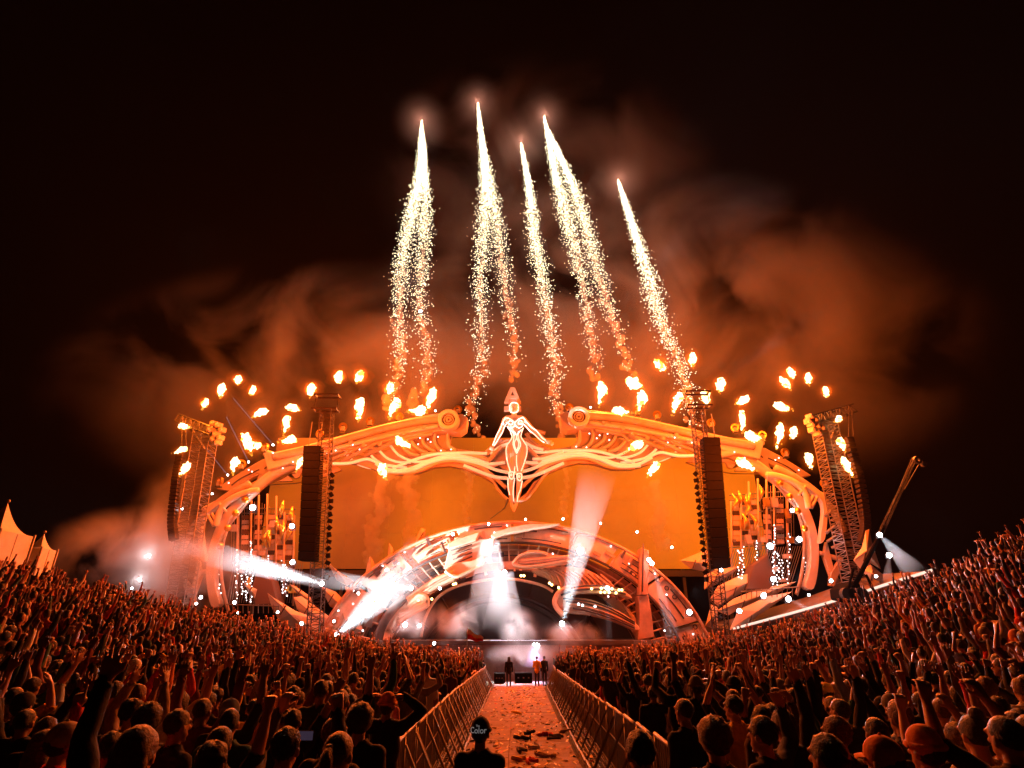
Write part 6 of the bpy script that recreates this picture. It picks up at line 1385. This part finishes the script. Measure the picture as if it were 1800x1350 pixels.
def beam(px, py, Y, ends, Ye, dens, energy, label, r0=.07):
    """a lamp's shaft of lit smoke: cone-shaped smoke body, spot lamp at its apex. ends = the two far corners"""
    a = at(px, py, Y); e0, e1 = at(*ends[0], Ye), at(*ends[1], Ye); c = (e0 + e1) / 2; d = c - a; d *= 1.12; Ln = d.length; d.normalize(); rad = (e1 - e0 - d * (e1 - e0).dot(d)).length / 2
    root = empty('light_beam', a, label, 'light beam', 'white beams from the stage lamps'); ref = V(0, 1, 0); s1 = d.cross(ref).normalized(); s2 = d.cross(s1)
    n, m_ = 28, 14; vs = []
    for j in range(m_ + 1):
        f = j / m_; r = r0 + (rad - r0) * f
        for i in range(n): an = 2 * pi * i / n; vs.append(a + d * Ln * f + (s1 * cos(an) + s2 * sin(an)) * r)
    fs = [(j * n + i, j * n + (i + 1) % n, (j + 1) * n + (i + 1) % n, (j + 1) * n + i) for j in range(m_) for i in range(n)] + [tuple(range(n))[::-1], tuple(m_ * n + i for i in range(n))]
    mb = MB(); mb.add(vs, fs); key = 'lit_smoke_%s' % dens
    bm_ = vmat(key, (.95, .97, 1), 0, .0); nt = bm_.node_tree; pv = [q for q in nt.nodes if q.type == 'PRINCIPLED_VOLUME'][0]
    ge = nt.nodes.new('ShaderNodeNewGeometry'); dd = nt.nodes.new('ShaderNodeVectorMath'); dd.operation = 'DISTANCE'; dd.inputs[1].default_value = tuple(a); nt.links.new(ge.outputs['Position'], dd.inputs[0])
    m1 = nt.nodes.new('ShaderNodeMapRange'); m1.interpolation_type = 'SMOOTHSTEP'; m1.inputs['From Min'].default_value = Ln * .98; m1.inputs['From Max'].default_value = Ln * .45; m1.inputs['To Max'].default_value = dens * .9; nt.links.new(dd.outputs['Value'], m1.inputs['Value']); nt.links.new(m1.outputs[0], pv.inputs['Density'])
    o = mb.build('lit_shaft', bm_, root); o['kind'] = 'stuff'
    ld = bpy.data.lights.new('beam_light', 'SPOT'); ld.energy = energy; ld.color = (.78, .95, 1); back = Ln * r0 / max(rad - r0, .05) * .9 * (r0 > .5); ld.spot_size = 2 * math.atan(rad / (Ln + back)) * 1.7; ld.spot_blend = 1.0; ld.shadow_soft_size = .1
    ld.use_nodes = True; nt = ld.node_tree; em = [q for q in nt.nodes if q.type == 'EMISSION'][0]; lf = nt.nodes.new('ShaderNodeLightFalloff'); lf.inputs['Strength'].default_value = 1.0
    nt.links.new(lf.outputs['Linear'], em.inputs['Strength'])
    lo = bpy.data.objects.new('beam_light', ld); COL.objects.link(lo); lo.parent = root; lo.rotation_mode = 'QUATERNION'; lo.rotation_quaternion = (-d).to_track_quat('Z', 'Y'); lo.location = -d * back
    mb = MB(); mb.ball(a, .16); mb.build('beam_lens', WHITE_E, root, fix=False).visible_shadow = False
BE = 3600
beam(566, 1026, 45.2, ((375, 948), (372, 1002)), 44, .12, BE * 4, 'thick white beam thrown left from the left lattice mast', .35)
beam(722, 1034, 45.5, ((560, 996), (556, 1038)), 44.5, .12, BE * 2.4, 'white beam thrown left towards the lattice mast', .25)
beam(592, 1116, 46, ((700, 958), (794, 1004)), 47.2, .10, BE * 2.3, 'broad white beam rising right from the crowd edge left of the arch', .3)
beam(861, 952, 46.6, ((812, 1092), (908, 1092)), 45.6, .12, BE * 1.1, 'wide cone of light falling from the arch crown', .8)
beam(887, 1006, 45.6, ((843, 1108), (928, 1108)), 44.8, .12, BE * .6, 'cone of light falling from the inner ring before the dark opening', .7)
beam(989, 1096, 45.5, ((1010, 836), (1086, 846)), 46, .07, BE * 2.6, 'tall white beam shooting up right of centre', .25)
beam(1146, 990, 47.6, ((1172, 1138), (1206, 1134)), 45.4, .09, BE * .5, 'soft beam falling through the spokes of the right arch')
beam(1068, 1034, 47, ((1062, 1140), (1080, 1140)), 46, .05, BE * .2, 'faint narrow beam falling from the right balcony')
beam(1546, 940, 40, ((1588, 1014), (1632, 1002)), 39.5, .16, BE * .45, 'white beam falling right from the crane onto the runway')
beam(1563, 976, 40, ((1546, 1032), (1572, 1026)), 39.5, .13, BE * .12, 'short white beam falling onto the runway below the crane')
beam(1386, 1052, 43, ((1428, 1084), (1434, 1070)), 42, .16, BE * .12, 'short white beam slanting down to the right crowd edge')
beam(1343, 1046, 44, ((1382, 1060), (1384, 1055)), 43, .12, BE * .05, 'thin beam joining two lamps under the right blades')
beam(1300, 1074, 44, ((1276, 1104), (1286, 1106)), 43.5, .14, BE * .06, 'small beam pointing down beside the right lattice mast')
beam(944, 1135, 43.5, ((1040, 1140), (1042, 1158)), 42, .12, BE * .12, 'flat beam skimming right over the heads by the right barrier')
beam(712, 1098, 45, ((520, 1068), (516, 1092)), 44, .03, BE * .3, 'faint yellowish beam thrown left past the left lattice mast')
LP = [(796, 939, 48.5, .2, 'at the left shoulder of the arch', 600), (859, 921, 48.6, .16, 'above the falling cone on the arch crown', 300), (924, 913, 48.6, .14, 'above the arch crown below the figure', 200), (990, 912, 48.6, .14, 'on the arch crown right of the figure', 200), (1056, 920, 48.6, .11, 'on the arch rim beside the tall beam', 0), (1120, 935, 48.6, .15, 'on the right shoulder of the arch', 200), (1181, 962, 48.6, .15, 'low on the right arch rim', 150),
      (679, 1002, 49, .16, 'among the left blades', 200), (773, 1034, 47.5, .18, 'at the upper left of the dark opening', 200), (711, 1098, 46, .24, 'brighter of the pair inside the left arch foot', 900), (737, 1100, 46, .2, 'dimmer of the pair inside the left arch foot', 500), (763, 1131, 45, .18, 'at the stage edge left of the booth', 200), (939, 1133, 44, .16, 'at the stage edge right of the booth', 300), (988, 1096, 45, .28, 'at the base of the tall white beam', 500),
      (1020, 968, 46, .42, 'burning white in the middle of the tall beam', 1200), (1141, 984, 47.4, .26, 'on the keyed buttress', 300), (1212, 1076, 46.5, .32, 'at the right arch foot', 500), (1268, 1002, 46, .2, 'under the right speaker column', 500), (1342, 1048, 45, .26, 'on the tip of the lowest right blade', 300), (1386, 1054, 44, .26, 'at the deck right of the lowest blade', 300), (1299, 1074, 45, .22, 'beside the right lattice mast foot', 300),
      (1354, 960, 49, .4, 'high on the right ladder wall, left one', 900), (1405, 948, 49, .36, 'high on the right ladder wall, right one', 600), (1393, 897, 50, .28, 'at the upper bend of the right rib', 300), (1360, 1018, 49, .34, 'low on the right ladder wall', 400), (1422, 1046, 46, .14, 'by the right runway start', 0), (1461, 1021, 46, .2, 'between the braces right of the rib', 100), (1540, 1013, 40.5, .15, 'on the runway beside the crane', 0), (1547, 940, 40, .24, 'on the crane boom', 300), (1562, 977, 40, .18, 'below the crane boom lamp', 100),
      (444, 892, 51, .42, 'at the top of the left ladder wall', 700), (513, 925, 51, .34, 'beside the left speaker column, upper', 500), (514, 988, 50, .32, 'beside the left speaker column, lower', 500), (262, 977, 49, .18, 'in the far left smoke, upper', 5000), (246, 1020, 48, .16, 'in the far left smoke, middle', 4000), (232, 1034, 47, .12, 'in the far left smoke, lowest', 0), (353, 1050, 48, .18, 'at the left rib foot', 150), (345, 1061, 47, .14, 'left of the railing', 0), (412, 1059, 48, .2, 'on the railing by the left rib', 150), (418, 1077, 47, .12, 'under the left railing', 0), (488, 1076, 47, .14, 'on the lowest left blade', 0), (530, 1096, 46, .2, 'just left of the left lattice mast foot', 200), (587, 1092, 46, .14, 'right of the left lattice mast foot', 80), (630, 1043, 48, .16, 'in the middle of the left blades', 100), (565, 1116, 45, .1, 'at the crowd edge by the left mast', 0),
      (320, 895, 48.5, .14, 'halfway up the far left mast', 0), (373, 868, 50, .12, 'under the left wing tip', 0), (400, 835, 55, .14, 'on the left wing tip', 0), (437, 812, 55, .14, 'above the left tip plate', 0), (480, 782, 55, .14, 'on the left roof edge beside a low flame', 0), (765, 722, 54.5, .12, 'on the roof edge left of the hub', 0), (1038, 716, 54.5, .12, 'on the roof edge right of the hub', 0), (739, 547, 60, .3, 'white spot hanging in the left comet trails', 0), (884, 745, 52.5, .12, 'on the chest of the hanging figure', 0)]
for x, y, Y, r, where, pw in LP: lamp(x, y, Y, r * .58, 'round white lamp ' + where, power=pw * .03)

for (x, y, Y, tx, ty, tz, en, sz) in ((1386, 1054, 44, 15, 17, 2.5, 5200, .55), (1212, 1076, 46, 9, 14, 1.5, 3500, .4), (565, 1116, 45, -9, 22, 1.5, 1800, .3)):
    ld = bpy.data.lights.new('crowd_sweep', 'SPOT'); ld.energy = en * 2.2; ld.color = (.85, .88, 1); ld.spot_size = sz; ld.spot_blend = .8; ld.shadow_soft_size = .1
    lo = bpy.data.objects.new('crowd_sweep', ld); COL.objects.link(lo); lo.location = at(x, y, Y) + V(0, -1, 1.5); lo.rotation_mode = 'QUATERNION'; lo.rotation_quaternion = (lo.location - V(tx, ty, tz)).to_track_quat('Z', 'Y')
ld = bpy.data.lights.new('aisle_end_wash', 'SPOT'); ld.energy = 5000; ld.color = (.75, .5, 1); ld.spot_size = 1.1; ld.spot_blend = 1; ld.shadow_soft_size = .2
lo = bpy.data.objects.new('aisle_end_wash', ld); COL.objects.link(lo); lo.location = at(939, 1133, 44.5); lo.rotation_euler = (-.35, 0, 0)
# fine laser lines in the night air
for i, (a, b) in enumerate((((437, 812), (398, 733)), ((400, 835), (362, 788)), ((480, 782), (410, 700)))):
    r = empty('laser_beam', at(*a, 56), 'thin pale laser line rising left from the left wing, %s' % ('middle', 'outermost', 'innermost')[i], 'laser beam', 'laser lines'); mb = MB(); mb.bar(at(*a, 56), at(*b, 56), .035, 5); mb.build('laser_line', MATS.get('laser') or emat('laser', (.6, .4, .5), .35), r, fix=False).visible_shadow = False

# ------------------------------------------------------------------ aisle people, flag, litter, dropped things
o, _ = person(-.02 + at(895, 1160, 40).x, 40, .1, 'arms at the sides', 1, 0.0, 1, 'black', 'long', 'long', 'black', 'black', 'dark silhouetted person with long hair standing in the aisle before the stage', 'people in the aisle')
o, _ = person(at(944, 1160, 40).x, 40.4, -.2, 'hands held in front', 1, 0.0, 1, 'mustard yellow', 'long', 'short', 'black', 'black', 'person in a yellow vest on the right of the aisle before the stage', 'people in the aisle')
o, _ = person(at(958, 1160, 40).x, 40.9, .3, 'arms at the sides', 1, 0.0, 1, 'black', 'long', 'short', 'black', 'dark brown', 'dark clad person just right of the yellow vest in the aisle', 'people in the aisle')
def flag():
    p = at(822, 1128, 33); g = ground(p.x, 33); r = empty('flag', (p.x, 33, g + 1.2), 'red and white flag drooping on a pole above the left crowd', 'flag')
    a = at(820, 1140, 33); b = at(822, 1103, 33); mb = MB(); mb.bar(V(a.x, 33, g + 1.2), b, .025, 6); mb.build('flagpole', METAL, r, fix=False)
    for nm, z0, z1, m_ in (('white_band', 0, .5, CLOTH['white']), ('red_band', .5, 1, CLOTH['red'])):
        vs = []; n = 12
        for i in range(n + 1):
            t = i / n
            for k in (z0, z1): vs.append(b + V(t * .85, -.08 * sin(t * 7), -.08 - k * (.5 - .28 * t) - .42 * t + .05 * sin(t * 9)))
        mb = MB(); mb.add(vs, [(2 * i, 2 * i + 2, 2 * i + 3, 2 * i + 1) for i in range(n)], smooth=True); mb.build(nm, m_, r, fix=False)
flag()
rr = random.Random(77)
mb4 = [MB() for _ in CONFETTI]
for k in range(1500):
    y = 7 + 33 * rr.random() ** 1.4; a, b = carx(y); x = rr.uniform(a - .7, b + .6)
    if rr.random() < .45: x = .35 + rr.gauss(0, .45) + .25 * sin(y)
    s = rr.uniform(.015, .05); an = rr.uniform(0, 6.28); p = V(x, y, ground(0, y) + .062 + rr.random() * .02); d = V(cos(an), sin(an), rr.uniform(-.3, .5)) * s * 1.7; e = V(-sin(an), cos(an), rr.uniform(-.3, .5)) * s * .7
    mb4[rr.choices(range(4), [5, 4, 2, 3])[0]].add([p - d - e, p + d - e * .6, p + d * .8 + e, p - d + e + V(0, 0, s * .5)], [(0, 1, 2, 3)])
mb = MB()
for i, q in enumerate(mb4): mb.add(q.v, q.f, i)
tag(mb.build('confetti_litter', CONFETTI, fix=False), 'gold, white and dark scraps strewn over the aisle floor', 'litter', kind='stuff')
litter = [(930, 1290, 'black'), (917, 1300, 'black'), (955, 1296, 'red'), (975, 1299, 'charcoal'), (925, 1322, 'charcoal'), (940, 1315, 'white'), (905, 1335, 'mustard yellow'), (925, 1342, 'red'), (905, 1256, 'mustard yellow'), (958, 1332, 'beige'), (1000, 1288, 'beige')]
TN = ['long black cable loop', 'short black strap', 'crumpled red rag', 'crumpled charcoal rag', 'folded dark sheet', 'small white paper ball', 'yellow paper strip', 'thin red ribbon', 'yellow scrap far up', 'pale paper twist', 'pale torn strip']
for (x, y, c_), nm in zip(litter, TN):
    v = (675 - y) / 1000; dy = CT - v * ST; dz = ST + v * CT; t = .5
    while CAM.z + dz * t > ground(0, dy * t) + .06: t += .02
    p = V((x - 900) / 1000 * t, dy * t, CAM.z + dz * t); mb = MB(); rx = rr.Random() if False else rr
    pp = [p + V(rr.uniform(-.25, .25), rr.uniform(-.3, .3), .03 + rr.uniform(0, .05)) for _ in range(5)]
    mb.tube(crom(pp, 5), [rr.uniform(.02, .055) for _ in range(21)], 7, flat=.6); o = mb.build('litter_scrap', CLOTH[c_], fix=False); tag(o, nm + ' lying on the aisle floor', 'litter', 'larger scraps on the aisle floor')
# camera on its cable dolly beside the stagehand
def gear():
    r = empty('camera_rig', (.02, 4.8, ground(0, 4.8)), 'black camera rig with glinting knobs in front of the stagehand', 'camera rig')
    for k, (x, z, y, sx, sy, sz) in enumerate(((.1, 1.6, 4.8, .3, .26, .14), (.26, 1.64, 4.75, .14, .2, .1), (-.5, 1.55, 4.5, .22, .2, .09))):
        mb = MB(); mb.box((x - .05, y, z), (sx, sy, sz)); mb.build('camera_body' if k == 0 else 'battery', BLACK, r, bevel=.02)
    for k in range(9):
        mb = MB(); mb.ball((-.1 + k * .055, 4.7, 1.68 + .02 * sin(k * 2)), .018, nu=7, nv=5); mb.build('knob', METAL, r, fix=False)
    for s in (-1, 0, 1):
        mb = MB(); mb.bar((.08, 4.8, 1.55), (.08 + s * .35, 4.8 + .25 * abs(s) - .1, ground(0, 4.8)), .018, 6); mb.build('tripod_leg', DMETAL, r, fix=False)
gear()
def phone(px, py, f, label):
    p = at(px, py, f); r = empty('phone', p, label, 'phone', 'phones held up in the crowd'); mb = MB(); mb.box(p, (.15, .012, .075)); mb.build('phone_case', BLACK, r, bevel=.003); mb = MB(); mb.box(p - V(0, .009, 0), (.14, .004, .066)); mb.build('phone_screen', mat('phone_screen', (.02, .02, .03), .1, emit=(.3, .2, .35), es=.1), r, fix=False)
phone(536, 1293, 5.6, 'dark phone held up sideways in the lower left crowd')
